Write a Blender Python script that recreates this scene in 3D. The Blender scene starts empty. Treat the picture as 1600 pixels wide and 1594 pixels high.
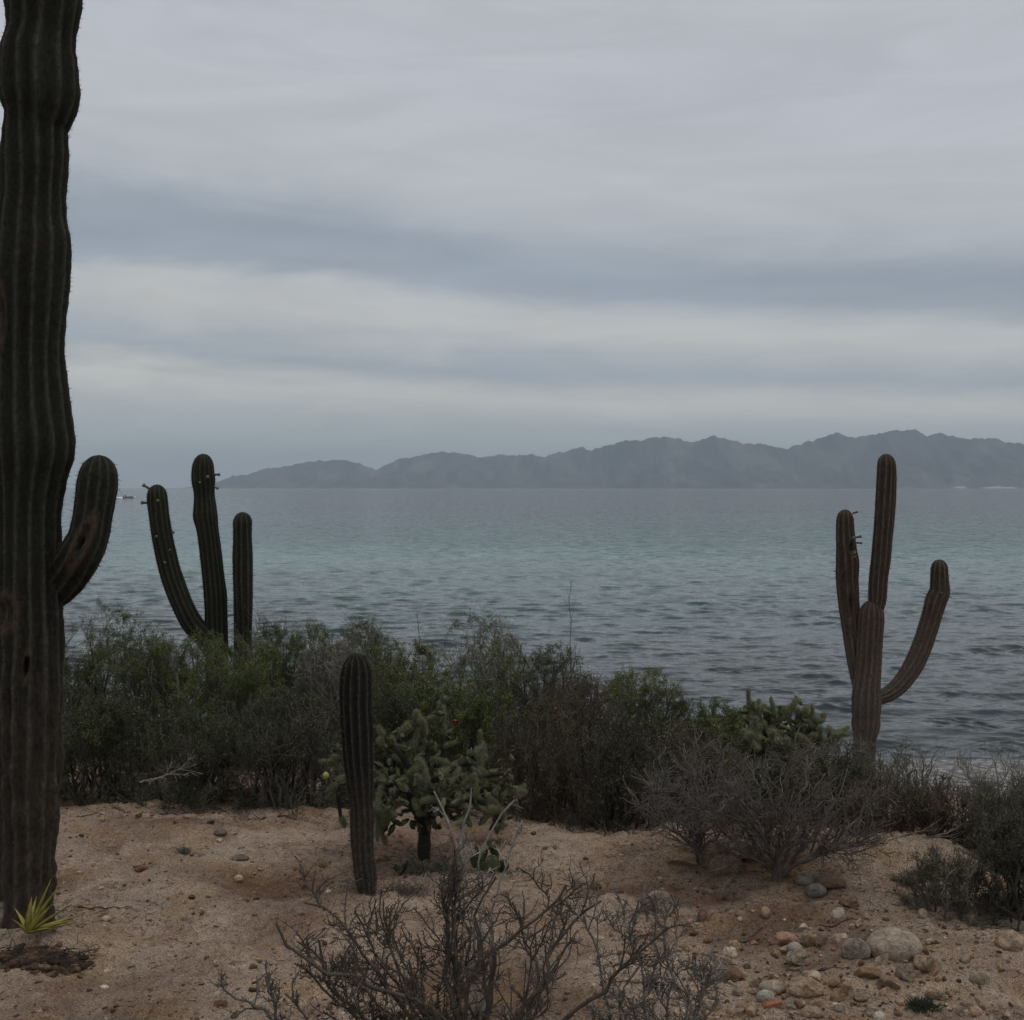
import bpy, bmesh, math, random
import numpy as np
from math import radians as R_, sin, cos, pi
from mathutils import Vector

rng = np.random.default_rng(7)
random.seed(7)
sc = bpy.context.scene
COL = sc.collection

# ------------------------------------------------------------------ camera
EYE, F, HZ = 2.2, 1800.0, 762.0        # eye height, focal length in photo pixels, horizon row
cam_d = bpy.data.cameras.new('camera')
cam = bpy.data.objects.new('camera', cam_d); COL.objects.link(cam)
cam.location = (0, 0, EYE); cam.rotation_euler = (R_(90), 0, 0)
cam_d.sensor_width = 36; cam_d.sensor_fit = 'HORIZONTAL'
cam_d.lens = 36 * F / 1600
cam_d.shift_y = -(797 - HZ) / 1600
cam_d.clip_start = 0.05; cam_d.clip_end = 60000
sc.camera = cam

# ------------------------------------------------------------------ world, sun, exposure
sc.view_settings.view_transform = 'Standard'
sc.view_settings.look = 'None'
sc.view_settings.gamma = 1
sc.view_settings.use_curve_mapping = False
sc.view_settings.exposure = 0.0

def srgb(r, g, b):
    f = lambda c: (c / 255 / 12.92) if c / 255 <= 0.04045 else ((c / 255 + .055) / 1.055) ** 2.4
    return (f(r), f(g), f(b), 1)

class NT:
    def __init__(s, tree): s.t = tree; s.n = tree.nodes; s.l = tree.links
    def new(s, typ, **kw):
        n = s.n.new(typ)
        for k, v in kw.items():
            if k.startswith('i_'):
                key = k[2:]; key = int(key) if key.isdigit() else key.replace('_', ' ')
                n.inputs[key].default_value = v
            else: setattr(n, k, v)
        return n
    def link(s, a, b): s.l.new(a, b)
    def math(s, op, a, b=None, clamp=False):
        n = s.n.new('ShaderNodeMath'); n.operation = op; n.use_clamp = clamp
        for i, v in enumerate((a, b)):
            if v is None: continue
            if isinstance(v, (int, float)): n.inputs[i].default_value = v
            else: s.l.new(v, n.inputs[i])
        return n.outputs[0]
    def ramp(s, fac, stops, interp='LINEAR'):
        n = s.n.new('ShaderNodeValToRGB'); e = n.color_ramp.elements
        n.color_ramp.interpolation = interp
        while len(e) < len(stops): e.new(0.5)
        for el, (p, c) in zip(e, stops):
            el.position = p; el.color = c if len(c) == 4 else (*c, 1)
        s.l.new(fac, n.inputs[0]); return n.outputs[0]
    def mix(s, fac, a, b, mode='MIX'):
        n = s.n.new('ShaderNodeMix'); n.data_type = 'RGBA'; n.blend_type = mode
        if isinstance(fac, (int, float)): n.inputs[0].default_value = fac
        else: s.l.new(fac, n.inputs[0])
        for k, v in ((6, a), (7, b)):
            if isinstance(v, tuple): n.inputs[k].default_value = v if len(v) == 4 else (*v, 1)
            else: s.l.new(v, n.inputs[k])
        return n.outputs[2]
    def noise(s, vec, scale, detail=4, rough=.55, dist=0):
        n = s.n.new('ShaderNodeTexNoise'); n.inputs['Scale'].default_value = scale
        n.inputs['Detail'].default_value = detail; n.inputs['Roughness'].default_value = rough
        n.inputs['Distortion'].default_value = dist
        if vec is not None: s.l.new(vec, n.inputs['Vector'])
        return n.outputs['Fac']
    def mapping(s, vec, scale=(1, 1, 1), loc=(0, 0, 0), rot=(0, 0, 0)):
        n = s.n.new('ShaderNodeMapping'); n.inputs['Scale'].default_value = scale
        n.inputs['Location'].default_value = loc; n.inputs['Rotation'].default_value = rot
        s.l.new(vec, n.inputs['Vector']); return n.outputs[0]

SUN_EL, SUN_AZ = 74, 115         # high, behind thin cloud
world = bpy.data.worlds.new('World'); sc.world = world; world.use_nodes = True
W = NT(world.node_tree); W.n.clear()
sky = W.new('ShaderNodeTexSky', sky_type='NISHITA', sun_disc=False)
sky.sun_elevation = R_(SUN_EL); sky.sun_rotation = R_(SUN_AZ); sky.dust_density = 3.0
tc = W.new('ShaderNodeTexCoord')
sep = W.new('ShaderNodeSeparateXYZ'); W.link(tc.outputs['Generated'], sep.inputs[0])
ux, uy, uz = sep.outputs
# slanted layering of the cloud deck, broken up with stretched noise
warp = W.noise(W.mapping(tc.outputs['Generated'], (1.3, 1.3, 4.5), (.75, .2, .1)), 1.7, 6, .58, .9)
warp2 = W.noise(W.mapping(tc.outputs['Generated'], (2.2, 2.2, 22)), 2.4, 5, .6, .8)
v = W.math('ADD', uz, W.math('MULTIPLY', W.math('MULTIPLY', ux, uz), .58))
v = W.math('ADD', v, W.math('MULTIPLY', W.math('SUBTRACT', warp, .5), W.math('MULTIPLY', W.math('MINIMUM', uz, .5), .62)))
v = W.math('ADD', v, W.math('MULTIPLY', W.math('SUBTRACT', warp2, .5), .030))
v = W.math('ADD', v, W.math('MULTIPLY', W.math('MULTIPLY', uz, W.math('MINIMUM', uz, .5)), .95))
deck = W.ramp(v, [(0.000, srgb(186, 194, 196)), (.030, srgb(194, 200, 201)), (.056, srgb(192, 197, 197)),
                  (.080, srgb(212, 211, 205)), (.094, srgb(194, 196, 194)), (.108, srgb(170, 178, 187)), (.122, srgb(180, 185, 190)),
                  (.136, srgb(192, 194, 195)), (.152, srgb(202, 202, 198)), (.170, srgb(196, 198, 198)), (.192, srgb(163, 171, 181)),
                  (.225, srgb(154, 164, 175)), (.250, srgb(164, 172, 181)), (.285, srgb(184, 187, 192)), (.320, srgb(191, 193, 196)),
                  (.420, srgb(193, 195, 201)), (.75, srgb(192, 194, 198)), (1.0, srgb(196, 198, 200))])
fine = W.noise(W.mapping(tc.outputs['Generated'], (2.0, 2.0, 11)), 2.4, 8, .60, 1.1)
fine = W.math('ADD', W.math('MULTIPLY', W.math('SUBTRACT', fine, .5), .34), 1.0)
soft = W.noise(W.mapping(tc.outputs['Generated'], (1.5, 1.5, 3.5)), 2.2, 4, .5, .3)
soft = W.math('ADD', W.math('MULTIPLY', W.math('SUBTRACT', soft, .5), .16), 1.0)
mul = W.math('MULTIPLY', W.math('MULTIPLY', fine, soft), 10.0)
deck = W.mix(1.0, deck, (.995, 1.0, 1.005, 1), 'MULTIPLY')
vm = W.new('ShaderNodeVectorMath', operation='SCALE'); W.link(deck, vm.inputs[0]); W.link(mul, vm.inputs['Scale'])
wmix = W.mix(.92, sky.outputs[0], vm.outputs[0])
bg = W.new('ShaderNodeBackground'); bg.inputs['Strength'].default_value = 0.1
W.link(wmix, bg.inputs['Color'])
wo = W.new('ShaderNodeOutputWorld'); W.link(bg.outputs[0], wo.inputs['Surface'])

sd = bpy.data.lights.new('sun', 'SUN'); sd.energy = 0.9; sd.angle = R_(30); sd.color = (1, .96, .9)
sun = bpy.data.objects.new('sun', sd); COL.objects.link(sun)
a, e = R_(SUN_AZ), R_(SUN_EL)
sun.rotation_euler = Vector((sin(a) * cos(e), cos(a) * cos(e), sin(e))).to_track_quat('Z', 'Y').to_euler()
sun.location = (0, 0, 50)

# ------------------------------------------------------------------ helpers
def link(o, parent=None):
    COL.objects.link(o)
    if parent is not None: o.parent = parent
    return o

def tag(o, label=None, cat=None, group=None, kind=None):
    if label: o['label'] = label
    if cat: o['category'] = cat
    if group: o['group'] = group
    if kind: o['kind'] = kind
    return o

def empty(name, loc, label=None, cat=None, group=None, rz=0):
    o = bpy.data.objects.new(name, None); o.empty_display_size = .1
    o.location = loc; o.rotation_euler = (0, 0, rz); link(o)
    return tag(o, label, cat, group)

def mesh_np(name, V, Fs, smooth=True, attrs=None, mat=None):
    me = bpy.data.meshes.new(name)
    V = np.asarray(V, dtype=np.float32).reshape(-1, 3)
    if not isinstance(Fs, (list, tuple)): Fs = [Fs]
    Fs = [np.asarray(f, dtype=np.int32) for f in Fs if len(f)]
    me.vertices.add(len(V)); me.vertices.foreach_set('co', V.ravel())
    idx = np.concatenate([f.ravel() for f in Fs]); me.loops.add(len(idx))
    me.loops.foreach_set('vertex_index', idx)
    starts = []; off = 0
    for f in Fs:
        starts.append(off + np.arange(len(f)) * f.shape[1]); off += f.size
    starts = np.concatenate(starts).astype(np.int32)
    me.polygons.add(len(starts)); me.polygons.foreach_set('loop_start', starts)
    me.polygons.foreach_set('use_smooth', np.full(len(starts), smooth))
    me.update(calc_edges=True)
    if attrs:
        for k, arr in attrs.items():
            at = me.attributes.new(k, 'FLOAT', 'POINT'); at.data.foreach_set('value', np.asarray(arr, dtype=np.float32).ravel())
    if mat: me.materials.append(mat)
    me.validate(verbose=False)
    return me

def mobj(name, me, parent=None, loc=(0, 0, 0)):
    o = bpy.data.objects.new(name, me); o.location = loc
    return link(o, parent)

def _hash(ix, iy, seed):
    h = (ix.astype(np.int64) * 374761393 + iy.astype(np.int64) * 668265263 + seed * 1442695041) & 0xffffffff
    h = ((h ^ (h >> 13)) * 1274126177) & 0xffffffff
    h = h ^ (h >> 16)
    return (h & 0xffff) / 65535.0 * 2 - 1

def vnoise(x, y, seed=0):
    x = np.asarray(x, float); y = np.asarray(y, float)
    ix = np.floor(x); iy = np.floor(y); fx = x - ix; fy = y - iy
    fx = fx * fx * fx * (fx * (fx * 6 - 15) + 10); fy = fy * fy * fy * (fy * (fy * 6 - 15) + 10)
    a = _hash(ix, iy, seed); b = _hash(ix + 1, iy, seed); c = _hash(ix, iy + 1, seed); d = _hash(ix + 1, iy + 1, seed)
    return (a * (1 - fx) + b * fx) * (1 - fy) + (c * (1 - fx) + d * fx) * fy

def fbm(x, y, oct=4, seed=0, gain=.5):
    s = 0; am = 1; t = 0
    for i in range(oct):
        s = s + am * vnoise(x * 2 ** i + i * 17.3, y * 2 ** i - i * 9.1, seed + i * 31); t += am; am *= gain
    return s / t

def sstep(a, b, x):
    t = np.clip((x - a) / (b - a), 0, 1); return t * t * (3 - 2 * t)

SEA = -3.0
def flat(px, py):
    Y = EYE * F / (py - HZ); return (px - 800) / F * Y, Y
DIPS = [(*flat(440, 1362), .32, .20, -.09), (*flat(425, 1388), .17, .07, -.06), (*flat(420, 1412), .3, .08, .03), (*flat(200, 1395), .6, .3, .03),
        (*flat(235, 1246), .30, .16, .05), (*flat(290, 1250), .22, .14, -.04), (*flat(480, 1250), .5, .2, .05),
        (*flat(960, 1330), .5, .2, .05), (*flat(1000, 1375), .6, .15, -.04), (*flat(1160, 1345), .3, .15, .09),
        (*flat(1060, 1350), .2, .12, .05), (*flat(1400, 1345), .55, .25, .13), (*flat(1240, 1400), .3, .1, -.04),
        (*flat(60, 1480), .28, .16, .05), (*flat(1330, 1530), .6, .3, .04), (*flat(1570, 1500), .4, .2, .05),
        (*flat(700, 1420), .6, .3, .06), (*flat(150, 1500), .3, .12, -.025), (*flat(573, 1388), .16, .13, .045), (*flat(662, 1336), .16, .13, .035), (*flat(45, 1436), .30, .22, .03), (*flat(1213, 1372), .22, .16, .04),
        (*flat(1000, 1350), .35, .07, .035), (*flat(840, 1345), .4, .10, -.05), (*flat(330, 1450), .4, .10, -.035), (*flat(1130, 1440), .3, .10, -.045), (*flat(1480, 1530), .3, .07, -.03), (*flat(250, 1310), .35, .07, -.03)]
def terrain(x, y):
    x = np.asarray(x, float); y = np.asarray(y, float)
    z = np.interp(y, [-400, -60, 0, 7.4, 9, 12, 16, 22, 30, 60], [9, 1.5, .0, 0, -.3, -1.4, -2.2, -3.0, -4.3, -4.8])
    z = z + .10 * fbm(x * .45, y * .45, 3, 3) * sstep(3.0, 6.0, y) + .035 * fbm(x * 1.7, y * 1.7, 3, 11)
    for (cx, cy, sx, sy, h) in DIPS:
        z = z + h * np.exp(-((x - cx) / sx) ** 2 - ((y - cy) / sy) ** 2)
    z = z + .50 * np.exp(-((y - 10.1) / 1.0) ** 2) * (1 - sstep(.3, 1.7, x)) + .12 * np.exp(-((y - 9.3) / .8) ** 2) * sstep(.3, 1.7, x)
    near = 1 - sstep(14, 24, y)
    n = fbm(x * 5.5, y * 5.5, 4, 21)
    z = z + near * (.040 * n + .020 * np.abs(fbm(x * 14, y * 14, 3, 41)) + .0045 * fbm(x * 38, y * 38, 2, 51))
    return z
def tz(x, y): return float(terrain(np.array([x]), np.array([y]))[0])
def on_ground(px, py):
    Y = EYE * F / (py - HZ)
    for _ in range(25):
        h = tz((px - 800) / F * Y, Y); Y = .5 * Y + .5 * (EYE - h) * F / (py - HZ)
    X = (px - 800) / F * Y
    return X, Y, tz(X, Y)
def P3(px, py, Y): return np.array([(px - 800) / F * Y, Y, EYE - (py - HZ) / F * Y])

# ------------------------------------------------------------------ materials
def material(name):
    m = bpy.data.materials.new(name); m.use_nodes = True
    t = NT(m.node_tree); b = t.n['Principled BSDF']
    b.inputs['Roughness'].default_value = .85
    b.inputs['Specular IOR Level'].default_value = .25
    return m, t, b
def bump(t, b, h, strength=.5, dist=.01):
    n = t.new('ShaderNodeBump'); n.inputs['Strength'].default_value = strength; n.inputs['Distance'].default_value = dist
    t.link(h, n.inputs['Height']); t.link(n.outputs[0], b.inputs['Normal']); return n

# sand
M_sand, t, b = material('sand')
geo = t.new('ShaderNodeNewGeometry'); pos = geo.outputs['Position']
n1 = t.noise(pos, 1.1, 5, .6, .4); n2 = t.noise(pos, 3.4, 5, .65, .5); n3 = t.noise(pos, 26, 6, .7)
n4 = t.noise(pos, 140, 3, .7)
c = t.ramp(n1, [(.37, (.180, .122, .088)), (.48, (.300, .216, .158)), (.59, (.400, .306, .234))])
red = t.ramp(n2, [(.52, (0, 0, 0)), (.66, (1, 1, 1))])
c = t.mix(t.math('MULTIPLY', red, .55), c, (.180, .095, .064))
och = t.noise(t.mapping(pos, (1, 1.6, 1), (7, 3, 0)), 2.3, 5, .6, .3)
och = t.ramp(och, [(.52, (0, 0, 0)), (.66, (1, 1, 1))])
c = t.mix(t.math('MULTIPLY', och, .40), c, (.32, .195, .070))
gr = t.noise(t.mapping(pos, (1, 1.5, 1), (-4, 9, 0)), 1.9, 5, .65, .3)
gr = t.ramp(gr, [(.55, (0, 0, 0)), (.72, (1, 1, 1))])
c = t.mix(t.math('MULTIPLY', gr, .65), c, (.205, .175, .150))
so_ = t.new('ShaderNodeAttribute', attribute_name='soil')
c = t.mix(t.math('MULTIPLY', so_.outputs['Fac'], .75), c, (.150, .082, .052))
sp = t.ramp(n3, [(.34, (.40, .36, .33)), (.45, (.92, .92, .92)), (.58, (1.0, 1.0, 1.0)), (.68, (1.5, 1.47, 1.43))])
c = t.mix(.85, c, sp, 'MULTIPLY')
sp2 = t.ramp(n4, [(.36, (.36, .33, .31)), (.5, (1, 1, 1)), (.64, (1.7, 1.67, 1.63))])
c = t.mix(.8, c, sp2, 'MULTIPLY')
# grey pebble beach further down
sepp = t.new('ShaderNodeSeparateXYZ'); t.link(pos, sepp.inputs[0])
bf = t.math('MULTIPLY', t.math('SUBTRACT', sepp.outputs[1], 11.0), .35, True)
vor = t.new('ShaderNodeTexVoronoi'); vor.inputs['Scale'].default_value = 9; t.link(pos, vor.inputs['Vector'])
peb = t.ramp(vor.outputs['Color'], [(0, (.07, .07, .07)), (.5, (.20, .20, .195)), (1, (.42, .41, .39))])
c = t.mix(bf, c, peb)
t.link(c, b.inputs['Base Color']); b.inputs['Roughness'].default_value = .95
hh = t.math('ADD', t.math('MULTIPLY', n3, .7), t.math('MULTIPLY', n4, .35))
bump(t, b, hh, 1.0, .035)

# rock and pebbles: own colour per object
def rockmat(name, own=True):
    m, t, b = material(name)
    tc = t.new('ShaderNodeTexCoord'); p = tc.outputs['Object']
    oi = t.new('ShaderNodeObjectInfo')
    geo = t.new('ShaderNodeNewGeometry')
    p = geo.outputs['Position']
    a1 = t.noise(p, 22, 6, .7, .4); a2 = t.noise(p, 90, 4, .7)
    if own: base = oi.outputs['Color']
    else:
        at = t.new('ShaderNodeAttribute', attribute_name='tone')
        base = t.ramp(at.outputs['Fac'], [(0, (.045, .035, .03)), (.35, (.13, .085, .06)), (.65, (.21, .16, .125)), (.9, (.34, .30, .26)), (1, (.5, .47, .43))])
    c = t.mix(1.0, base, (1.12, 1.0, .86, 1), 'MULTIPLY')
    c = t.mix(.9, c, t.ramp(a1, [(.34, (.45, .39, .34)), (.5, (.95, .95, .95)), (.66, (1.4, 1.38, 1.35))]), 'MULTIPLY')
    c = t.mix(.6, c, t.ramp(a2, [(.35, (.65, .63, .60)), (.6, (1.15, 1.15, 1.15))]), 'MULTIPLY')
    t.link(c, b.inputs['Base Color']); b.inputs['Roughness'].default_value = .9
    bump(t, b, t.math('ADD', a1, t.math('MULTIPLY', a2, .5)), .9, .02)
    return m
M_rock = rockmat('rock'); M_pebble = rockmat('pebble', False)

# cactus skin
def cactusmat(name, green, dark, brown, crest, brown_amt, woodz, wood=None):
    m, t, b = material(name)
    ca = t.new('ShaderNodeAttribute', attribute_name='crest'); sca = t.new('ShaderNodeAttribute', attribute_name='scar')
    up = t.new('ShaderNodeAttribute', attribute_name='along')
    geo = t.new('ShaderNodeNewGeometry'); p = geo.outputs['Position']
    n1 = t.noise(t.mapping(p, (1, 1, .35)), 5, 5, .65, .5); n2 = t.noise(t.mapping(p, (1, 1, .25)), 30, 5, .7)
    c = t.mix(t.ramp(n1, [(.35, (0, 0, 0)), (.65, (1, 1, 1))]), green, dark)
    w = t.math('SUBTRACT', 1.0, t.math('DIVIDE', up.outputs['Fac'], woodz), True)
    bm_ = t.math('ADD', t.math('MULTIPLY', w, 1.3), t.math('MULTIPLY', t.math('SUBTRACT', n2, .5), 1.6))
    bm_ = t.math('ADD', bm_, brown_amt - .2, True)
    bm_ = t.math('MAXIMUM', bm_, 0.0)
    c = t.mix(bm_, c, brown)
    if wood: c = t.mix(t.math('MULTIPLY', w, 1.5, True), c, wood)
    cr = t.math('MULTIPLY', ca.outputs['Fac'], t.math('ADD', .30, t.math('MULTIPLY', n2, .9)), True)
    c = t.mix(cr, c, crest)
    c = t.mix(sca.outputs['Fac'], c, (.075, .053, .038, 1))
    t.link(c, b.inputs['Base Color']); b.inputs['Roughness'].default_value = .8
    b.inputs['Specular IOR Level'].default_value = .12
    st_n = t.noise(t.mapping(p, (1, 1, .09)), 38, 4, .7); n5 = t.noise(t.mapping(p, (1, 1, .6)), 55, 5, .75)
    pale = t.math('MULTIPLY', t.ramp(st_n, [(.56, (0, 0, 0)), (.70, (1, 1, 1))]), t.math('ADD', t.math('MULTIPLY', w, .9), .10))
    c = t.mix(t.math('MULTIPLY', pale, .55, True), c, crest)
    c = t.mix(.75, c, t.ramp(n5, [(.32, (.45, .43, .42)), (.5, (1, 1, 1)), (.68, (1.6, 1.55, 1.5))]), 'MULTIPLY')
    t.link(c, b.inputs['Base Color'])
    bump(t, b, t.math('ADD', n2, n5), .9, .016)
    return m
M_cardon = cactusmat('cardon_skin', (.024, .028, .019, 1), (.019, .019, .015, 1), (.056, .043, .034, 1), (.095, .086, .068, 1), .12, 2.0)
M_trio = cactusmat('green_cactus_skin', (.028, .030, .018, 1), (.020, .021, .014, 1), (.038, .034, .024, 1), (.085, .090, .062, 1), .04, .8)
M_single = cactusmat('dark_cactus_skin', (.018, .019, .015, 1), (.013, .013, .011, 1), (.034, .024, .020, 1), (.100, .078, .066, 1), .25, .7, (.052, .044, .037, 1))
M_shore = cactusmat('shore_cactus_skin', (.040, .048, .030, 1), (.044, .030, .023, 1), (.098, .047, .040, 1), (.175, .150, .125, 1), .42, 2.4, (.110, .094, .078, 1))

def plain(name, col, rough=.85, var=.4, scale=30, use_obj=False, trans=0):
    m, t, b = material(name)
    geo = t.new('ShaderNodeNewGeometry')
    n = t.noise(geo.outputs['Position'], scale, 4, .65)
    r = t.ramp(n, [(.3, (1 - var,) * 3), (.7, (1 + var,) * 3)])
    if use_obj:
        oi = t.new('ShaderNodeObjectInfo'); base = oi.outputs['Color']
    else:
        rgb = t.new('ShaderNodeRGB'); rgb.outputs[0].default_value = (*col, 1); base = rgb.outputs[0]
    c = t.mix(1.0, base, r, 'MULTIPLY'); t.link(c, b.inputs['Base Color'])
    b.inputs['Roughness'].default_value = rough
    return m
M_spine = plain('spine', (.085, .08, .07))
M_bark = plain('bark', (.1, .1, .1), use_obj=True, var=.45, scale=24)
M_bud = plain('flower_bud', (.085, .095, .045), var=.3)
M_budtip = plain('dry_flower', (.17, .15, .12), var=.3)
M_fruit = plain('cactus_fruit', (.26, .30, .07), rough=.5, var=.15)
M_red = plain('red_flower', (.45, .02, .01), rough=.6, var=.1)

# leaves: tone attribute per leaf
M_leaf, t, b = material('leaf')
at = t.new('ShaderNodeAttribute', attribute_name='tone'); oi = t.new('ShaderNodeObjectInfo')
c = t.mix(1.0, oi.outputs['Color'], t.ramp(at.outputs['Fac'], [(0, (.45, .42, .42)), (.5, (1, 1, 1)), (1, (1.8, 1.75, 1.45))]), 'MULTIPLY')
t.link(c, b.inputs['Base Color']); b.inputs['Roughness'].default_value = .7

# cholla joints
M_chol, t, b = material('cholla_skin')
at = t.new('ShaderNodeAttribute', attribute_name='crest'); oi = t.new('ShaderNodeObjectInfo')
c = t.mix(1.0, oi.outputs['Color'], t.ramp(oi.outputs['Random'], [(0, (.65, .65, .6)), (1, (1.25, 1.2, 1.1))]), 'MULTIPLY')
c = t.mix(t.math('MULTIPLY', at.outputs['Fac'], .55), c, (.235, .235, .145, 1))
t.link(c, b.inputs['Base Color'])

# agave
M_agave, t, b = material('agave_leaf')
geo = t.new('ShaderNodeNewGeometry'); n = t.noise(geo.outputs['Position'], 30, 3)
c = t.ramp(n, [(.35, (.17, .165, .035)), (.65, (.36, .30, .07))]); t.link(c, b.inputs['Base Color']); b.inputs['Roughness'].default_value = .5

# mountains
M_mtn, t, b = material('mountain_rock')
geo = t.new('ShaderNodeNewGeometry'); p = geo.outputs['Position']
n1 = t.noise(t.mapping(p, (1, .35, .5)), .0030, 7, .68, .8); n2 = t.noise(p, .012, 5, .7)
c = t.ramp(n1, [(.36, (.030, .025, .023)), (.49, (.068, .054, .048)), (.64, (.150, .120, .104))])  # rock and scrub tones, contrast raised to paint the shade of the folds
c = t.mix(.7, c, t.ramp(n2, [(.35, (.6, .6, .6)), (.65, (1.25, 1.25, 1.25))]), 'MULTIPLY')
t.link(c, b.inputs['Base Color'])
M_whitesand = plain('pale_sand', (.40, .38, .34), var=.25, scale=.05)

# sea
M_sea, t, b = material('sea_water')
geo = t.new('ShaderNodeNewGeometry'); p = geo.outputs['Position']
seps = t.new('ShaderNodeSeparateXYZ'); t.link(p, seps.inputs[0])
ly = t.math('LOGARITHM', t.math('MAXIMUM', seps.outputs[1], 10), 10.0)
wob = t.noise(t.mapping(p, (1, 1, 1)), .035, 4, .55, .4)
ly = t.math('ADD', ly, t.math('MULTIPLY', t.math('SUBTRACT', wob, .5), .55))
c = t.ramp(t.math('DIVIDE', ly, 4.0), [(.33, (.022, .032, .034)), (.39, (.022, .034, .038)), (.435, (.030, .064, .064)),
     (.49, (.030, .120, .102)), (.56, (.026, .076, .072)), (.63, (.022, .034, .044)), (.9, (.018, .026, .036))])
pat = t.noise(t.mapping(p, (.35, 1, 1)), .16, 5, .6, .3)
c = t.mix(.8, c, t.ramp(pat, [(.35, (.7, .7, .72)), (.65, (1.3, 1.3, 1.3))]), 'MULTIPLY')
t.link(c, b.inputs['Base Color']); b.inputs['Roughness'].default_value = .07
b.inputs['IOR'].default_value = 1.333; b.inputs['Specular IOR Level'].default_value = .44
acc = geo.outputs['Normal']
for scl, st_, am in ((9.0, (.5, 1, 1), .24), (2.6, (.4, 1, 1), .44)):
    nz = t.new('ShaderNodeTexNoise'); nz.inputs['Scale'].default_value = scl; nz.inputs['Detail'].default_value = 3; nz.inputs['Roughness'].default_value = .6
    t.link(t.mapping(p, st_), nz.inputs['Vector'])
    sb = t.new('ShaderNodeVectorMath', operation='SUBTRACT'); t.link(nz.outputs['Color'], sb.inputs[0]); sb.inputs[1].default_value = (.5, .5, .5)
    mu = t.new('ShaderNodeVectorMath', operation='MULTIPLY'); t.link(sb.outputs[0], mu.inputs[0]); mu.inputs[1].default_value = (am, am * 1.5, 0)
    ad = t.new('ShaderNodeVectorMath', operation='ADD'); t.link(acc, ad.inputs[0]); t.link(mu.outputs[0], ad.inputs[1]); acc = ad.outputs[0]
farf = t.math('MULTIPLY', t.math('SUBTRACT', seps.outputs[1], 40.0), .012, True)
nz = t.new('ShaderNodeTexNoise'); nz.inputs['Scale'].default_value = 1.1; nz.inputs['Detail'].default_value = 4; nz.inputs['Roughness'].default_value = .65
t.link(t.mapping(p, (.5, 1, 1), (3, 8, 0)), nz.inputs['Vector'])
sb = t.new('ShaderNodeVectorMath', operation='SUBTRACT'); t.link(nz.outputs['Color'], sb.inputs[0]); sb.inputs[1].default_value = (.5, .5, .5)
mu = t.new('ShaderNodeVectorMath', operation='MULTIPLY'); t.link(sb.outputs[0], mu.inputs[0]); mu.inputs[1].default_value = (.8, 2.2, 0)
sl_ = t.new('ShaderNodeVectorMath', operation='SCALE'); t.link(mu.outputs[0], sl_.inputs[0]); t.link(farf, sl_.inputs['Scale'])
ad = t.new('ShaderNodeVectorMath', operation='ADD'); t.link(acc, ad.inputs[0]); t.link(sl_.outputs[0], ad.inputs[1]); acc = ad.outputs[0]
nm = t.new('ShaderNodeVectorMath', operation='NORMALIZE'); t.link(acc, nm.inputs[0]); t.link(nm.outputs[0], b.inputs['Normal'])

# ------------------------------------------------------------------ ground, sea, mountains
def grid_mesh(name, X, Y, Z, mat, attrs=None):
    nr, nc = X.shape
    V = np.stack([X, Y, Z], -1).reshape(-1, 3)
    i = np.arange(nr * nc).reshape(nr, nc)
    Fq = np.stack([i[:-1, :-1], i[:-1, 1:], i[1:, 1:], i[1:, :-1]], -1).reshape(-1, 4)
    return mesh_np(name, V, Fq, True, attrs, mat)

ys = np.concatenate([np.linspace(-400, -8, 40), np.linspace(-6, 3.4, 40), np.linspace(3.5, 8.6, 300), np.linspace(8.7, 24, 90), np.linspace(25, 60, 25)])
xs = np.concatenate([-np.geomspace(600, 4.4, 50), np.linspace(-4.3, 4.3, 430), np.geomspace(4.4, 600, 50)])
XX, YY = np.meshgrid(xs, ys)
soil = np.zeros_like(XX)
for (px_, py_, sx_, sy_, a_) in [(435,1366,.34,.22,1.0),(425,1390,.2,.1,.8),(1000,1378,.5,.10,.8),(1110,1392,.35,.14,.8),(960,1345,.5,.08,.5),(1210,1425,.3,.12,.6),(700,1385,.5,.2,.4),(1240,1445,.4,.1,.5),(160,1520,.3,.1,.3),(1300,1400,.3,.1,.5)]:
    cx_, cy_ = flat(px_, py_); soil = np.maximum(soil, a_ * 1.25 * np.exp(-((XX - cx_) / sx_) ** 2 - ((YY - cy_) / sy_) ** 2))
soil = np.clip((soil - .25 + .45 * fbm(XX * 4, YY * 4, 4, 88)) * 1.6, 0, 1)
ground = mobj('ground', grid_mesh('ground', XX, YY, terrain(XX, YY), M_sand, {'soil': soil})); tag(ground, 'sandy reddish-brown desert ground sloping down to a grey pebble beach', kind='structure')

HS = EYE - SEA
rowpx = np.concatenate([np.linspace(440, 62, 740), np.linspace(61.4, 8, 90), np.geomspace(7.8, .62, 40)])
Yr = HS * F / rowpx
s_in = np.linspace(-.48, .48, 460); s_out = np.geomspace(.54, 3.0, 22)
s = np.concatenate([-s_out[::-1], s_in, s_out])
Ys, Ss = np.meshgrid(Yr, s, indexing='ij')
Xs = Ss * np.minimum(Ys, 1e9)
lim = 13500.0; Xs = np.clip(Xs, -lim, lim)
Zs = np.zeros_like(Xs)
dY = np.gradient(Yr)[:, None]
wr = np.random.default_rng(5)
wx = Xs + .25 * vnoise(Xs * .6, Ys * .6, 77); wy = Ys + .25 * vnoise(Xs * .6, Ys * .6, 78)
env = .35 + 1.5 * np.clip(vnoise(Xs * .8, Ys * 1.7, 90) * .5 + .5, 0, 1) ** 2.0 + .30 * vnoise(Xs * .05, Ys * .10, 91)
env = np.clip(env, .15, 1.6)
DX = np.zeros_like(Xs); DYs = np.zeros_like(Xs)
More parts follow.
